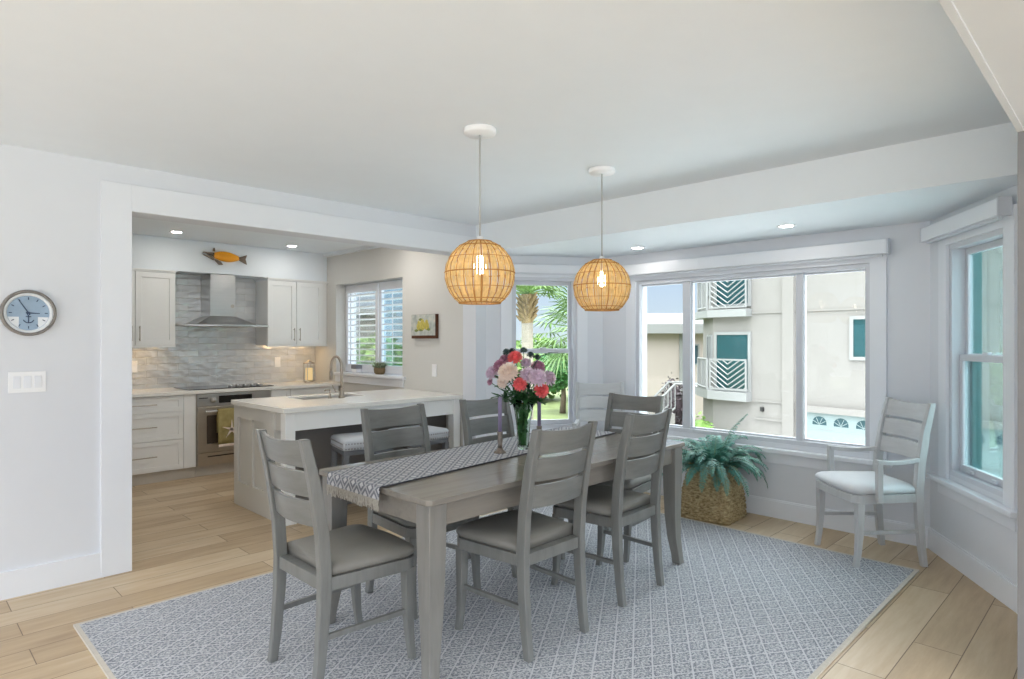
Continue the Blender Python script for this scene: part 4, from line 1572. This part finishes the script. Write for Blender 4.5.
flower('mauve_carnation', 492.5, 373, .03, .040, M['lilac'], 'dusty lilac bloom farthest left in the bouquet', seed=11, layers=6, petal_w=.13)
flower('mauve_carnation', 505, 360, .06, .034, M['mauve'], 'small mauve bloom left of the highest coral one', seed=12)
flower('pink_lily', 526, 363, .03, .030, M['lilac'], 'small pink bloom right of the highest coral one', seed=13)
flower('mauve_bud', 490, 382, .05, .018, M['mauve'], 'small drooping mauve bud at the lower left', seed=14, layers=4)
for i, (px, py, lb) in enumerate(((506.5, 352, 'grey green thistle bud at the top left of the bouquet'), (512, 351.5, 'grey green thistle bud just above the highest coral bloom'), (523.5, 350.5, 'grey green thistle bud at the very top of the bouquet'), (530.5, 355, 'grey green thistle bud over the small pink bloom'), (537, 357.5, 'grey green thistle bud at the top right of the bouquet'))):
    flower('thistle', px, py, .06 + .01 * i, .022, M['leaf_dark'], lb, layers=4, petal_w=.14, seed=20 + i, group='thistle buds in the bouquet')
# filler foliage sprig things
def sprig(label, tip, seed, n=16, L=.055, mat='leaf'):
    rnd = random.Random(seed)
    rt = thing('foliage_sprig', label, 'foliage', VC + Vector((0, 0, .02)), 0, 'green sprigs in the glass vase')
    foot = VC + Vector((rnd.uniform(-.018, .018), rnd.uniform(-.018, .018), .02))
    neck = VC + Vector((0, 0, .25)) + (tip - VC) * Vector((1, 1, 0)) * 0 if False else VC + Vector(((tip.x - VC.x) * .3, (tip.y - VC.y) * .3, .25))
    pts = [foot, foot.lerp(neck, .5), neck, neck.lerp(tip, .55) + Vector((0, 0, .01)), tip]
    obj('stem', tube(BM(), pts, .002, 6), M['stem'], rt)
    b = BM()
    for k in range(n):
        t = rnd.uniform(.42, 1) if k % 6 else rnd.uniform(.12, .45)
        q = foot.lerp(neck, t / .5) if t < .5 else neck.lerp(tip, (t - .5) / .5)
        a = rnd.uniform(0, 2 * PI)
        inside = q.z < VC.z + .27
        LL_ = (L * .5 if inside else L) * rnd.uniform(.7, 1.2)
        dv = Vector((math.cos(a) * (.35 if inside else 1), math.sin(a) * (.35 if inside else 1), rnd.uniform(.4, 1) if inside else rnd.uniform(-.5, .5))).normalized()
        s = dv.cross(Vector((.1, .2, 1))).normalized()
        rows = [[q - s * .002, q, q + s * .002]]
        for tt, w in ((.35, .013), (.7, .011), (1, .001)):
            qq = q + dv * LL_ * tt
            rows.append([qq - s * w, qq + Vector((0, 0, -.003)), qq + s * w])
        loft(b, rows, closed=False)
    obj('leaves', b, M[mat], rt)
for i, (px, py, dd, lb) in enumerate(((497, 394, -.04, 'green sprig spilling over the left of the vase rim'), (508, 398, -.08, 'green sprig at the left front of the vase rim'), (528, 398, -.08, 'green sprig at the front of the vase rim'), (541, 399, -.02, 'green sprig spilling over the right of the vase rim'), (518, 392, -.06, 'green sprig under the low coral bloom'), (522, 372, .0, 'green sprig between cream and lilac blooms'), (533, 392, -.05, 'green sprig left of the lowest coral bloom'), (498, 378, .02, 'green sprig between the cream and the leftmost lilac bloom'), (515, 370, .03, 'green sprig behind the highest coral bloom'), (545, 386, .02, 'green sprig under the rightmost lilac bloom'), (505, 390, -.05, 'green sprig below the small peach bloom'), (531, 366, .04, 'green sprig behind the small pink bloom'))):
    sprig(lb, campoint(px, py, 3.615 + dd), 40 + i, n=26)
def grass_blades():
    rt = thing('grass_blade_spray', 'arching grass blades at the top right of the bouquet', 'foliage', VC + Vector((0, 0, .02)))
    pth = [VC + Vector((.005, .0, .02)), VC + Vector((.01, -.01, .26)), campoint(534, 365, 3.62), campoint(541, 356, 3.62), campoint(549, 352.5, 3.62), campoint(558, 352.5, 3.62)]
    obj('blade', tube(BM(), pth, [.0025, .0025, .0025, .0022, .002, .001], 5), M['leaf_dark'], rt)
    pth = [VC + Vector((.0, .01, .02)), VC + Vector((.01, -.005, .26)), campoint(533, 366, 3.63), campoint(538, 359, 3.63), campoint(545, 354.5, 3.63), campoint(551, 354, 3.63)]
    obj('blade', tube(BM(), pth, [.0025, .0025, .0025, .0022, .002, .001], 5), M['leaf_dark'], rt)
grass_blades()

def candle_set(x, y, lab_c, lab_h, first):
    z = .7655
    r = thing('candle_holder', lab_h, 'candle holder', (x, y, z), 0, 'pewter candle holders')
    c = (x, y, z)
    obj('foot', lathe(BM(), [(.034, 0), (.034, .006), (.022, .014), (.013, .03)], c, 20), M['pewter'], r, smooth=True)
    obj('shaft', lathe(BM(), [(.013, .03), (.012, .05), (.015, .07), (.012, .09), (.016, .105), (.016, .118), (.0115, .118), (.0115, .1)], c, 20), M['pewter'], r, smooth=True)
    t = lathe(BM(), [(.0112, .102), (.0112, .297), (.0095, .307), (.003, .311)], c, 20)
    lathe(t, [(.0012, .308), (.0012, .318)], c, 6)
    o = obj('taper_candle', t, M['purple_wax'], loc=(x, y, z + .102), smooth=True)
    tag(o, lab_c, 'candle', 'purple taper candles')
candle_set(2.418, 2.512, 'purple taper candle left of the flower vase', 'aged pewter candle holder left of the flower vase', True)
candle_set(2.742, 2.515, 'purple taper candle right of the flower vase', 'aged pewter candle holder right of the flower vase, half hidden by a chair', False)

# ------------------------------------------------------------------ basket and fern
BC = Vector((4.645, 2.40, 0))
def basket():
    r = thing('woven_basket', 'square seagrass basket on the floor under the picture window', 'basket', BC, R(4))
    b = BM()
    n, rows = 176, 60
    rings = []
    for i in range(rows + 1):
        t = i / rows
        z = .40 * t
        half = .205 - .058 * t ** 1.3 + .010 * math.sin(PI * t)
        ring = []
        for k in range(n):
            a = 2 * PI * k / n
            ca, sa = math.cos(a), math.sin(a)
            e = 9.0
            q = half / ((abs(ca) ** e + abs(sa) ** e) ** (1 / e))
            row_id = i // 4
            wv = .007 * math.sin((k / 4.0) * PI + row_id * PI) * math.sin(PI * ((i % 4) + .5) / 4)
            dent = -.006 if i % 4 == 0 else 0
            q += wv + dent
            ring.append(Vector((q * ca, q * sa, z)))
        rings.append(ring)
    # turn in over the rim and make an inside
    last = rings[-1]
    rings.append([Vector((v.x * .93, v.y * .93, .405)) for v in last])
    rings.append([Vector((v.x * .90, v.y * .90, .38)) for v in last])
    rings.append([Vector((v.x * .90, v.y * .90, .20)) for v in last])
    b = loft(BM(), rings)
    obj('body', b, M['basket'], r, local=True, smooth=True)
    pts = []
    for k in range(65):
        a = 2 * PI * k / 64
        ca, sa = math.cos(a), math.sin(a)
        q = .144 / ((abs(ca) ** 9 + abs(sa) ** 9) ** (1 / 9))
        pts.append((q * ca, q * sa, .406 + .003 * math.sin(k * 2.1)))
    obj('rim', tube(BM(), pts, .011, 8, cap=False), M['basket'], r, local=True, smooth=True)
basket()
def fern():
    r = thing('potted_fern', 'bushy blue green fern spilling out of the seagrass basket', 'plant', BC + Vector((0, 0, .21)))
    rnd = random.Random(11)
    obj('soil', lathe(BM(), [(.12, .0), (.12, .15), (.001, .165)], BC + Vector((0, 0, .205)), 20), M['soil'], r)
    for k in range(96):
        a = 2 * PI * k * .618 + rnd.uniform(-.2, .2)
        el = rnd.uniform(R(25), R(86))
        L = rnd.uniform(.30, .48)
        if k == 0:
            a, el, L = math.atan2(-1, 1) + .1, R(84), .50
        # arching rachis, kept on the room side of the wall
        p = BC + Vector((.06 * math.cos(a), .06 * math.sin(a), .37))
        pts = [p.copy()]
        e = el
        n = 14
        for i in range(n):
            dv = Vector((math.cos(a) * math.cos(e), math.sin(a) * math.cos(e), math.sin(e)))
            p = p + dv * L / n
            if p.x > 4.90: p.x = 4.90
            if p.z < .03: p.z = .03
            pts.append(p.copy())
            e -= R(9.5) * (1.0 if k else .45) * (.6 + .6 * i / n)
        rc = tube(BM(), pts, [.003 - .002 * i / n for i in range(n + 1)], 5)
        fr = obj('frond', rc, [M['fern_stem'], M['fern']], r)
        # leaflets as part of the same frond mesh
        b = bmesh.new(); b.from_mesh(fr.data)
        for f in b.faces: f.material_index = 0
        for i in range(1, n + 1):
            for h in (0, .5):
                if i + h > n: continue
                i0 = min(n - 1, int(i - 1 + h)); fr_ = .0 if h == 0 else .5
                q = pts[i].lerp(pts[min(n, i + 1)], h) - mroot(r).translation
                tdir = (pts[i] - pts[i - 1]).normalized()
                side = tdir.cross(Vector((0, 0, 1)))
                if side.length < .05: side = Vector((-math.sin(a), math.cos(a), 0))
                side.normalize()
                t = (i + h) / n
                l = .054 * math.sin(PI * min(1, .12 + .86 * t)) ** .7 * rnd.uniform(.85, 1.1)
                for s in (-1, 1):
                    dv = (side * s + tdir * .45 + Vector((0, 0, rnd.uniform(-.35, .15)))).normalized()
                    ww = tdir * .0062
                    mid = q + dv * l * .5
                    tip = q + dv * l + Vector((0, 0, -.010))
                    wpos = tip + mroot(r).translation
                    if wpos.x > 4.93:
                        tip.x -= wpos.x - 4.93
                    vs = [b.verts.new(v) for v in (q - ww * .4, mid - ww, tip, mid + ww, q + ww * .4)]
                    f = b.faces.new(vs); f.material_index = 1
        b.to_mesh(fr.data); b.free()
fern()

# ------------------------------------------------------------------ outside
GZ = -2.4
b = box(BM(), -60, 140, -60, 140, GZ - .3, GZ)
b2_ = prism(BM(), [(-16, -16), (-3, -16), (6, -16), (6, -3.05), (-3.05, -3.05), (-3.05, 6), (-16, 6)], -.25, -.06)
struct('floor_bounce_terrace', b2_, M['terrace'], 'added unseen terrace behind the camera that bounces light indoors', 'terrace')  # unseen slab added to bounce daylight up to the ceiling
b3_ = prism(BM(), [(5.2, -14), (18.0, -14), (18.4, 8.0), (16.2, 10.2), (11.5, 9.2), (5.2, 6.5)], GZ - .2, GZ + .03)
struct('floor_driveway', b3_, M['driveway'], 'pale concrete driveway outside below the bay windows', 'driveway')
struct('ground_lawn', b, M['lawn'], 'wide green lawn outside below the windows', 'lawn')

FA = R(8)
fu = Vector((-math.sin(FA), -math.cos(FA), 0))
fn = Vector((-math.cos(FA), math.sin(FA), 0))      # toward us
FF = frame_mat((18.5, 8.3), fu, fn)
def building():
    r = thing('apartment_building', 'white apartment building with lattice balconies and teal windows outside', 'building', (18.5, 8.3, GZ))
    # main body: facade with chamfered left corner, deep
    pts = [(-1.36, 0), (9.5, 0), (9.5, -8), (-2.9, -8), (-2.9, -1.6), (-2.1, -.75)]
    obj('wall', prism(BM(), pts, GZ, 5.4, FF), M['ext_white'], r)
    obj('roof', prism(BM(), [(-1.5, .25), (9.7, .25), (9.7, -8.2), (-3.1, -8.2), (-3.1, -1.6), (-2.3, -.7)], 5.4, 5.65, FF), M['ext_trim'], r)
    # floor band slabs
    for z0, z1 in ((2.10, 2.33), (-.46, -.19)):
        sl = [(-1.36, .3), (.0, .3), (.0, 0), (-1.36, 0), (-2.1, -.75), (-2.9, -1.6), (-3.2, -1.45), (-2.35, -.5)]
        slab = obj('balcony_slab', prism(BM(), sl, z0, z1, FF), M['ext_trim'], r)
        # railing front panel
        zt = z1 + 1.0
        b = BM()
        t0, t1 = -1.32, -.02
        ring_frame(b, t0, t1, z1 + .04, zt, .05, .22, .26, FF)
        obj('railing', b, M['ext_trim'], slab)
        b = BM()
        cx = (t0 + t1) / 2
        zmid = z1 + .5
        for k in range(-6, 9):
            # left half leans one way, right half the other
            for s in (-1, 1):
                za = z1 + .04 + k * .16
                pa = (cx, za); pb = (cx + s * .62, za + .42)
                # clip to the panel
                lo, hi = z1 + .06, zt - .04
                def clip(p, q):
                    (x0, y0), (x1, y1) = p, q
                    a_, b_ = 0, 1
                    if y1 != y0:
                        ta, tb = (lo - y0) / (y1 - y0), (hi - y0) / (y1 - y0)
                        a_, b_ = max(0, min(ta, tb)), min(1, max(ta, tb))
                    if a_ >= b_: return None
                    return (x0 + (x1 - x0) * a_, y0 + (y1 - y0) * a_), (x0 + (x1 - x0) * b_, y0 + (y1 - y0) * b_)
                c = clip(pa, pb)
                if c:
                    (x0, y0), (x1, y1) = c
                    tube(b, [FF @ Vector((x0, .24, y0)), FF @ Vector((x1, .24, y1))], .02, 4)
        obj('lattice', b, M['ext_trim'], slab)
        # side railing round the chamfer
        b = BM()
        q0, q1 = Vector((-1.40, .26, 0)), Vector((-2.3, -.5, 0))
        for zz in (zt - .02, z1 + .08):
            tube(b, [FF @ (q0 + Vector((0, 0, zz))), FF @ (q1 + Vector((0, 0, zz)))], .03, 6)
        for k in range(9):
            q = q0.lerp(q1, k / 8)
            tube(b, [FF @ (q + Vector((0, 0, z1))), FF @ (q + Vector((0, 0, zt)))], .018 if k % 4 else .035, 6)
        obj('side_railing', b, M['ext_trim'], slab)
    # windows
    def win(t0, t1, z0, z1, m, F=FF, w=0, fr=.09):
        f = obj('window', ring_frame(BM(), t0 - fr, t1 + fr, z0 - fr, z1 + fr, fr, w, w + .06, F), M['ext_trim'], r)
        obj('pane', wall_cells(BM(), t0, t1, z0, z1, w + .005, w + .03, [], F), m, f)
    win(-1.2, -.1, -.1, 1.55, M['ext_teal'])
    win(-1.2, -.1, 2.5, 4.2, M['ext_teal'])
    win(2.97, 3.6, .95, 1.93, M['ext_teal'])
    cu = Vector((-.74, -.75, 0)).normalized()
    Fc = FF @ Matrix(((cu.x, cu.y, 0, -1.36), (cu.y, -cu.x, 0, 0), (0, 0, 1, 0), (0, 0, 0, 1)))
    Fc = FF @ frame_mat((-1.36, 0), (cu.x, cu.y), (cu.y, -cu.x) if False else (-.75 / 1.054, .74 / 1.054))
    for t0, t1 in ((.12, .36), (.58, .86)):
        win(t0, t1, .3, 1.5, M['ext_dark'], Fc, 0, .06)
        win(t0, t1, 2.9, 4.1, M['ext_dark'], Fc, 0, .06)
    # pilaster, bands and low panel
    obj('pilaster', wall_cells(BM(), 1.02, 1.36, GZ, 5.4, 0, .1, [], FF), M['ext_white'], r)
    for t0, t1, z, h in ((.02, 1.02, 2.20, .025), (1.36, 9.4, 2.21, .025), (.02, 1.02, -.42, .03), (.1, 1.02, -.95, .03)):
        obj('band', wall_cells(BM(), t0, t1, z - h, z + h, 0, .03, [], FF), M['ext_white'], r)
    obj('lintel', wall_cells(BM(), 1.5, 9.4, -.60, -.44, 0, .16, [], FF), M['ext_white'], r)
    b = wall_cells(BM(), .33, .41, -.72, -.60, .0, .1, [], FF)
    obj('wall_lamp', b, M['black_soft'], r)
    # garage doors with fan lites
    for g0 in (1.62, 5.2):
        g = obj('garage_door', wall_cells(BM(), g0, g0 + 3.2, GZ, -.6, 0, .05, [], FF), M['garage'], r)
        for k in range(5):
            c = g0 + .46 + k * .58
            b = BM()
            pts = [(c - .19, -.93), (c + .19, -.93)] + [(c + .19 * math.cos(a), -.87 + .17 * math.sin(a)) for a in [PI * q / 8 for q in range(9)]]
            prism(b, pts, .05, .06, FF @ Matrix(((1, 0, 0, 0), (0, 0, 1, 0), (0, 1, 0, 0), (0, 0, 0, 1))))
            p = obj('lite', b, M['ext_dark'], g)
            b = BM()
            for a in (-60, -25, 25, 60):
                e = Vector((c + .2 * math.sin(R(a)), .065, -.92 + .2 * math.cos(R(a))))
                tube(b, [FF @ Vector((c, .065, -.92)), FF @ e], .009, 4)
            obj('muntins', b, M['garage'], p)
        for k in range(1, 4):
            z = -.6 - k * .46
            obj('panel_groove', wall_cells(BM(), g0 + .02, g0 + 3.18, z - .008, z + .008, .05, .056, [], FF), M['ext_trim'], g)
building()

def house():
    # low house seen at the left of the picture window
    r = thing('neighbor_house', 'low beige house with a white flat roof behind the stairs', 'building', (26.5, 16, GZ))
    u = Vector((.707, -.707, 0)); n = Vector((-.707, -.707, 0))
    F = frame_mat((26.5, 16.0), u, n)
    obj('wall', prism(BM(), [(-2.6, 0), (2.4, 0), (2.4, -7), (-2.6, -7)], GZ, 1.72, F), M['ext_beige'], r)
    b = prism(BM(), [(-3.1, .5), (2.8, .5), (2.8, -7.3), (-3.1, -7.3)], 1.70, 2.15, F)
    obj('fascia', b, M['ext_trim'], r)
    rings = [[F @ Vector(p) for p in ((-3.1, .5, 2.15), (2.8, .5, 2.15), (2.8, -7.3, 2.15), (-3.1, -7.3, 2.15))], [F @ Vector(p) for p in ((-1.6, -2, 2.75), (1.6, -2, 2.75), (1.6, -5, 2.75), (-1.6, -5, 2.75))]]
    obj('roof', loft(BM(), rings), M['ext_trim'], r)
    obj('pilaster', wall_cells(BM(), .55, .75, GZ, 1.7, 0, .06, [], F), M['ext_trim'], r)
    for t0 in (1.0, ):
        f = obj('window', ring_frame(BM(), t0, t0 + .5, .2, 1.2, .07, 0, .06, F), M['ext_trim'], r)
        obj('pane', wall_cells(BM(), t0 + .07, t0 + .43, .27, 1.13, .01, .03, [], F), M['ext_dark'], f)
house()
def stairs():
    p0 = Vector((16.75, 11.55, -1.55)); p1 = Vector((17.75, 10.45, .0))
    r = thing('outdoor_staircase', 'white outdoor stair with slanted railing before the beige house', 'stairs', (17.2, 11.0, GZ))
    b = BM()
    d = (p1 - p0)
    wd = Vector((.7, .7, 0)) * .55
    nst = 9
    for k in range(nst):
        a = p0 + d * (k / nst); c = p0 + d * ((k + 1) / nst)
        f = Vector((d.x, d.y, 0)).normalized()
        zt = c.z - .95
        F = frame_mat((a.x, a.y), (f.x, f.y), (.707, .707))
        Ls = Vector((d.x, d.y, 0)).length / nst
        wall_cells(b, 0, Ls, GZ, zt, 0, .9, [], F)
    obj('steps', b, M['ext_white'], r)
    for s in (0, 1):
        b = BM()
        o = wd * s * 1.5
        tube(b, [p0 + o, p1 + o, p1 + o + Vector((1.2, -.9, 0)) * .5], .035, 6)
        tube(b, [p0 + o + Vector((0, 0, -.75)), p1 + o + Vector((0, 0, -.75))], .03, 6)
        for k in range(13):
            q = p0.lerp(p1, k / 12) + o
            tube(b, [q, q + Vector((0, 0, -.8))], .015, 5)
        obj('railing', b, M['ext_trim'], r)
stairs()

def leaf_cloud(center, radii, n, size, seed, shell=.55):
    rnd = random.Random(seed)
    b = BM()
    for k in range(n):
        while True:
            v = Vector((rnd.uniform(-1, 1), rnd.uniform(-1, 1), rnd.uniform(-1, 1)))
            if shell < v.length < 1: break
        lump = 1 + .18 * math.sin(v.x * 5 + seed) * math.cos(v.y * 4 + v.z * 5)
        p = Vector(center) + Vector((v.x * radii[0], v.y * radii[1], v.z * radii[2])) * lump
        a = Vector((rnd.uniform(-1, 1), rnd.uniform(-1, 1), rnd.uniform(-.6, .6))).normalized()
        s = a.cross(Vector((rnd.uniform(-1, 1), rnd.uniform(-1, 1), rnd.uniform(-1, 1)))).normalized()
        L = size * rnd.uniform(.7, 1.3)
        vs = [b.verts.new(q) for q in (p, p + a * L * .5 + s * L * .28, p + a * L, p + a * L * .5 - s * L * .28)]
        b.faces.new(vs)
    return b

def shrub(x, y, z0, radii, n, size, mat, label, seed, group):
    r = thing('garden_shrub', label, 'shrub', (x, y, z0), 0, group)
    c = (x, y, z0 + radii[2] * .95)
    core = ball(BM(), c, 1, 3, (radii[0] * .78, radii[1] * .78, radii[2] * .8))
    obj('inner_growth', core, M[mat], r, smooth=True)
    obj('foliage', leaf_cloud(c, radii, n, size, seed), M[mat], r)
shrub(20.1, 11.9, GZ, (.5, .5, 1.25), 900, .16, 'shrub_dark', 'dark purple leaved shrub beside the outdoor stair', 1, None)
shrub(17.3, 9.35, GZ, (.5, .5, .8), 500, .14, 'shrub', 'low green shrub at the rounded corner of the apartment building', 2, None)

def palm(px_, py_, zc, trunk_r, label, seed, n=34, L=2.0, droop=1.0, boots=True):
    rnd = random.Random(seed)
    r = thing('palm_tree', label, 'tree', (px_, py_, GZ))
    top = Vector((px_, py_, zc))
    obj('trunk', tube(BM(), [(px_, py_, GZ), (px_ + .02, py_, GZ + 2), (px_, py_, zc - .5)], [trunk_r * 1.15, trunk_r, trunk_r], 16), M['palm_trunk'], r, smooth=True)
    if boots:
        b = BM()
        for k in range(46):
            a = k * 2.4; t = k / 46
            p = top + Vector((math.cos(a) * trunk_r, math.sin(a) * trunk_r, -.72 + t * .66))
            dv = Vector((math.cos(a), math.sin(a), 1.0)).normalized()
            tube(b, [p, p + dv * .12, p + dv * rnd.uniform(.16, .24)], [.05, .04, .015], 5)
        lathe(b, [(trunk_r, -.78), (trunk_r * 1.25, -.42), (trunk_r * 1.05, 0)], top, 14)
        obj('boots', b, M['palm_boot'], r)
    # fan fronds
    for k in range(n):
        a = k * 2.399 + rnd.uniform(-.2, .2)
        e = R(75) - (k / n) * R(110) * droop
        dv = Vector((math.cos(a) * math.cos(e), math.sin(a) * math.cos(e), math.sin(e)))
        st = L * .48 * rnd.uniform(.85, 1.15)
        hub = top + dv * st + Vector((0, 0, -.06 * st))
        b = tube(BM(), [top, top + dv * st * .5, hub], [.03, .022, .014], 5)
        side = dv.cross(Vector((0, 0, 1)))
        if side.length < .1: side = Vector((1, 0, 0))
        side.normalize()
        nn = side.cross(dv)
        m = 15
        for j in range(m):
            q = R(-100 + 200 * j / (m - 1))
            d2 = (dv * math.cos(q) + side * math.sin(q)).normalized()
            l = L * .5 * (1 - .25 * abs(q) / 1.75) * rnd.uniform(.85, 1.1)
            w = d2.cross(nn).normalized() * .035
            mid = hub + d2 * l * .55 + Vector((0, 0, -.03 * l))
            tip = hub + d2 * l + Vector((0, 0, -.28 * l))
            vs = [b.verts.new(v) for v in (hub, mid + w, tip, mid - w)]
            b.faces.new(vs)
        obj('frond', b, M['palm_leaf'], r)
palm(12.31, 11.73, 2.62, .155, 'sabal palm with pale trunk at the left of the palm window', 3, n=32, L=1.35, droop=.66)
palm(16.6, 13.15, 1.7, .17, 'leafy fan palm filling the right of the palm window', 4, n=44, L=2.3, droop=1.1)
def tree():
    c = Vector((24.9, 21.2, -.05))
    r = thing('small_tree', 'small round dark green tree standing on the lawn beyond the palms', 'tree', (c.x, c.y, GZ))
    obj('trunk', tube(BM(), [(c.x, c.y, GZ), (c.x + .05, c.y - .03, GZ + .9), (c.x, c.y, c.z)], [.17, .13, .08], 10), M['bark'], r, smooth=True)
    obj('inner_growth', ball(BM(), c, 1, 3, (.95, .95, .8)), M['tree_leaf'], r, smooth=True)
    obj('foliage', leaf_cloud(c, (1.35, 1.35, 1.15), 2600, .24, 5, .5), M['tree_leaf'], r)
tree()
for i, (x, y, rd, hh, mt, lb) in enumerate((
    (24.0, 30.5, 2.5, 1.9, 'shrub', 'bright green hedge shrub behind the pale palm trunk'),
    (29.0, 27.3, 2.5, 2.0, 'shrub', 'bright green hedge shrub behind the small round tree'),
    (34.0, 24.1, 2.5, 2.1, 'tree_leaf', 'deep green hedge shrub right of the small round tree'),
    (18.0, 27.8, 2.2, 2.0, 'shrub', 'bright green shrub outside the kitchen window, on the right'),
    (12.6, 27.0, 2.2, 2.1, 'shrub', 'bright green shrub outside the kitchen window, on the left'),
)):
    shrub(x, y, GZ, (rd, rd, hh), 2600, .42, mt, lb, 60 + i, 'hedge shrubs beyond the lawn')
def annex():
    r = thing('white_garden_house', 'white house wall beyond the kitchen window shrubs', 'building', (14, 34, GZ))
    obj('wall', box(BM(), 8, 24, 36, 42, GZ, 3.0), M['ext_white'], r)
    obj('roof', prism(BM(), [(7.5, 35.5), (24.5, 35.5), (24.5, 42.5), (7.5, 42.5)], 3.0, 3.4), M['ext_trim'], r)
annex()

# ------------------------------------------------------------------ light
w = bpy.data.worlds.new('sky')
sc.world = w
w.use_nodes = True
nt = w.node_tree
nt.nodes.clear()
wo = nt.nodes.new('ShaderNodeOutputWorld')
bg = nt.nodes.new('ShaderNodeBackground')
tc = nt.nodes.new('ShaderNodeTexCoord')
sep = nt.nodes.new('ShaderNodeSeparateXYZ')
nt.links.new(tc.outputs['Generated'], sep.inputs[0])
clear = ramp(nt, math_(nt, 'MULTIPLY', sep.outputs[2], 1.0, True), [(0, (.30, .33, .36, 1)), (.10, (.235, .285, .36, 1)), (.22, (.32, .36, .41, 1)), (.36, (2.5, 2.6, 2.7, 1)), (1, (2.5, 2.6, 2.7, 1))])  # upper sky brightened, out of window view, to send more light inside
# glow added to the unseen sky half behind the camera, lighting the room
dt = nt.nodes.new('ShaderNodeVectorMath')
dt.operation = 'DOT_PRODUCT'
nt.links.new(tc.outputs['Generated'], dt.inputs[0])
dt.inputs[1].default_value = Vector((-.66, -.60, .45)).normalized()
back_glow = ramp(nt, math_(nt, 'ADD', math_(nt, 'MULTIPLY', dt.outputs['Value'], .5), .5, True), [(.30, (0, 0, 0, 1)), (.72, (.55, .55, .55, 1)), (1, (1, 1, 1, 1))])
cl = mixc(nt, 1.0, back_glow, (.92, .98, 1.05, 1))
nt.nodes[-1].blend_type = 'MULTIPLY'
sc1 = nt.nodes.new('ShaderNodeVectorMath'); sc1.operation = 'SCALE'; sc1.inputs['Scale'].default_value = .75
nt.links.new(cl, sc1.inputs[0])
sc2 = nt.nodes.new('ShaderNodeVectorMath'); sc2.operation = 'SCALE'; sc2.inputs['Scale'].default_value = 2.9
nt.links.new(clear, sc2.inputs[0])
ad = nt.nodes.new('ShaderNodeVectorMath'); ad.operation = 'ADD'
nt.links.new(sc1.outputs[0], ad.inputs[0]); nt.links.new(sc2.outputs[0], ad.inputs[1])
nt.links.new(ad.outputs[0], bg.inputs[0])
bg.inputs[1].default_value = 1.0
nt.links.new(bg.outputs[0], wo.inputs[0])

sl = bpy.data.lights.new('sun', 'SUN')
sl.energy = 3.6
sl.angle = R(2)
sl.color = (1, .98, .95)
so = bpy.data.objects.new('sun', sl)
COL.objects.link(so)
sd = Vector((.24, .10, -.97)).normalized()
so.rotation_euler = sd.to_track_quat('-Z', 'Y').to_euler()
so.location = (-5, -3, 12)

# ------------------------------------------------------------------ camera
cam = bpy.data.cameras.new('camera')
cam.sensor_width = 36
cam.lens = 36 * 630.0 / 1024.0
cam.shift_y = (340 - 339.5) / 1024.0
cam.clip_end = 400
co = bpy.data.objects.new('camera', cam)
COL.objects.link(co)
co.location = (0, 0, 1.39)
co.rotation_euler = (R(90), 0, R(-45))
sc.camera = co

sc.view_settings.view_transform = 'Standard'
sc.view_settings.look = 'None'
sc.view_settings.gamma = 1
sc.view_settings.exposure = -.03
sc.view_settings.use_curve_mapping = False
try:
    sc.cycles.use_denoising = True
    sc.cycles.max_bounces = 14
    sc.cycles.diffuse_bounces = 8
    sc.cycles.glossy_bounces = 4
    sc.cycles.transmission_bounces = 8
    sc.cycles.transparent_max_bounces = 16
    sc.cycles.sample_clamp_indirect = 6
except Exception:
    pass
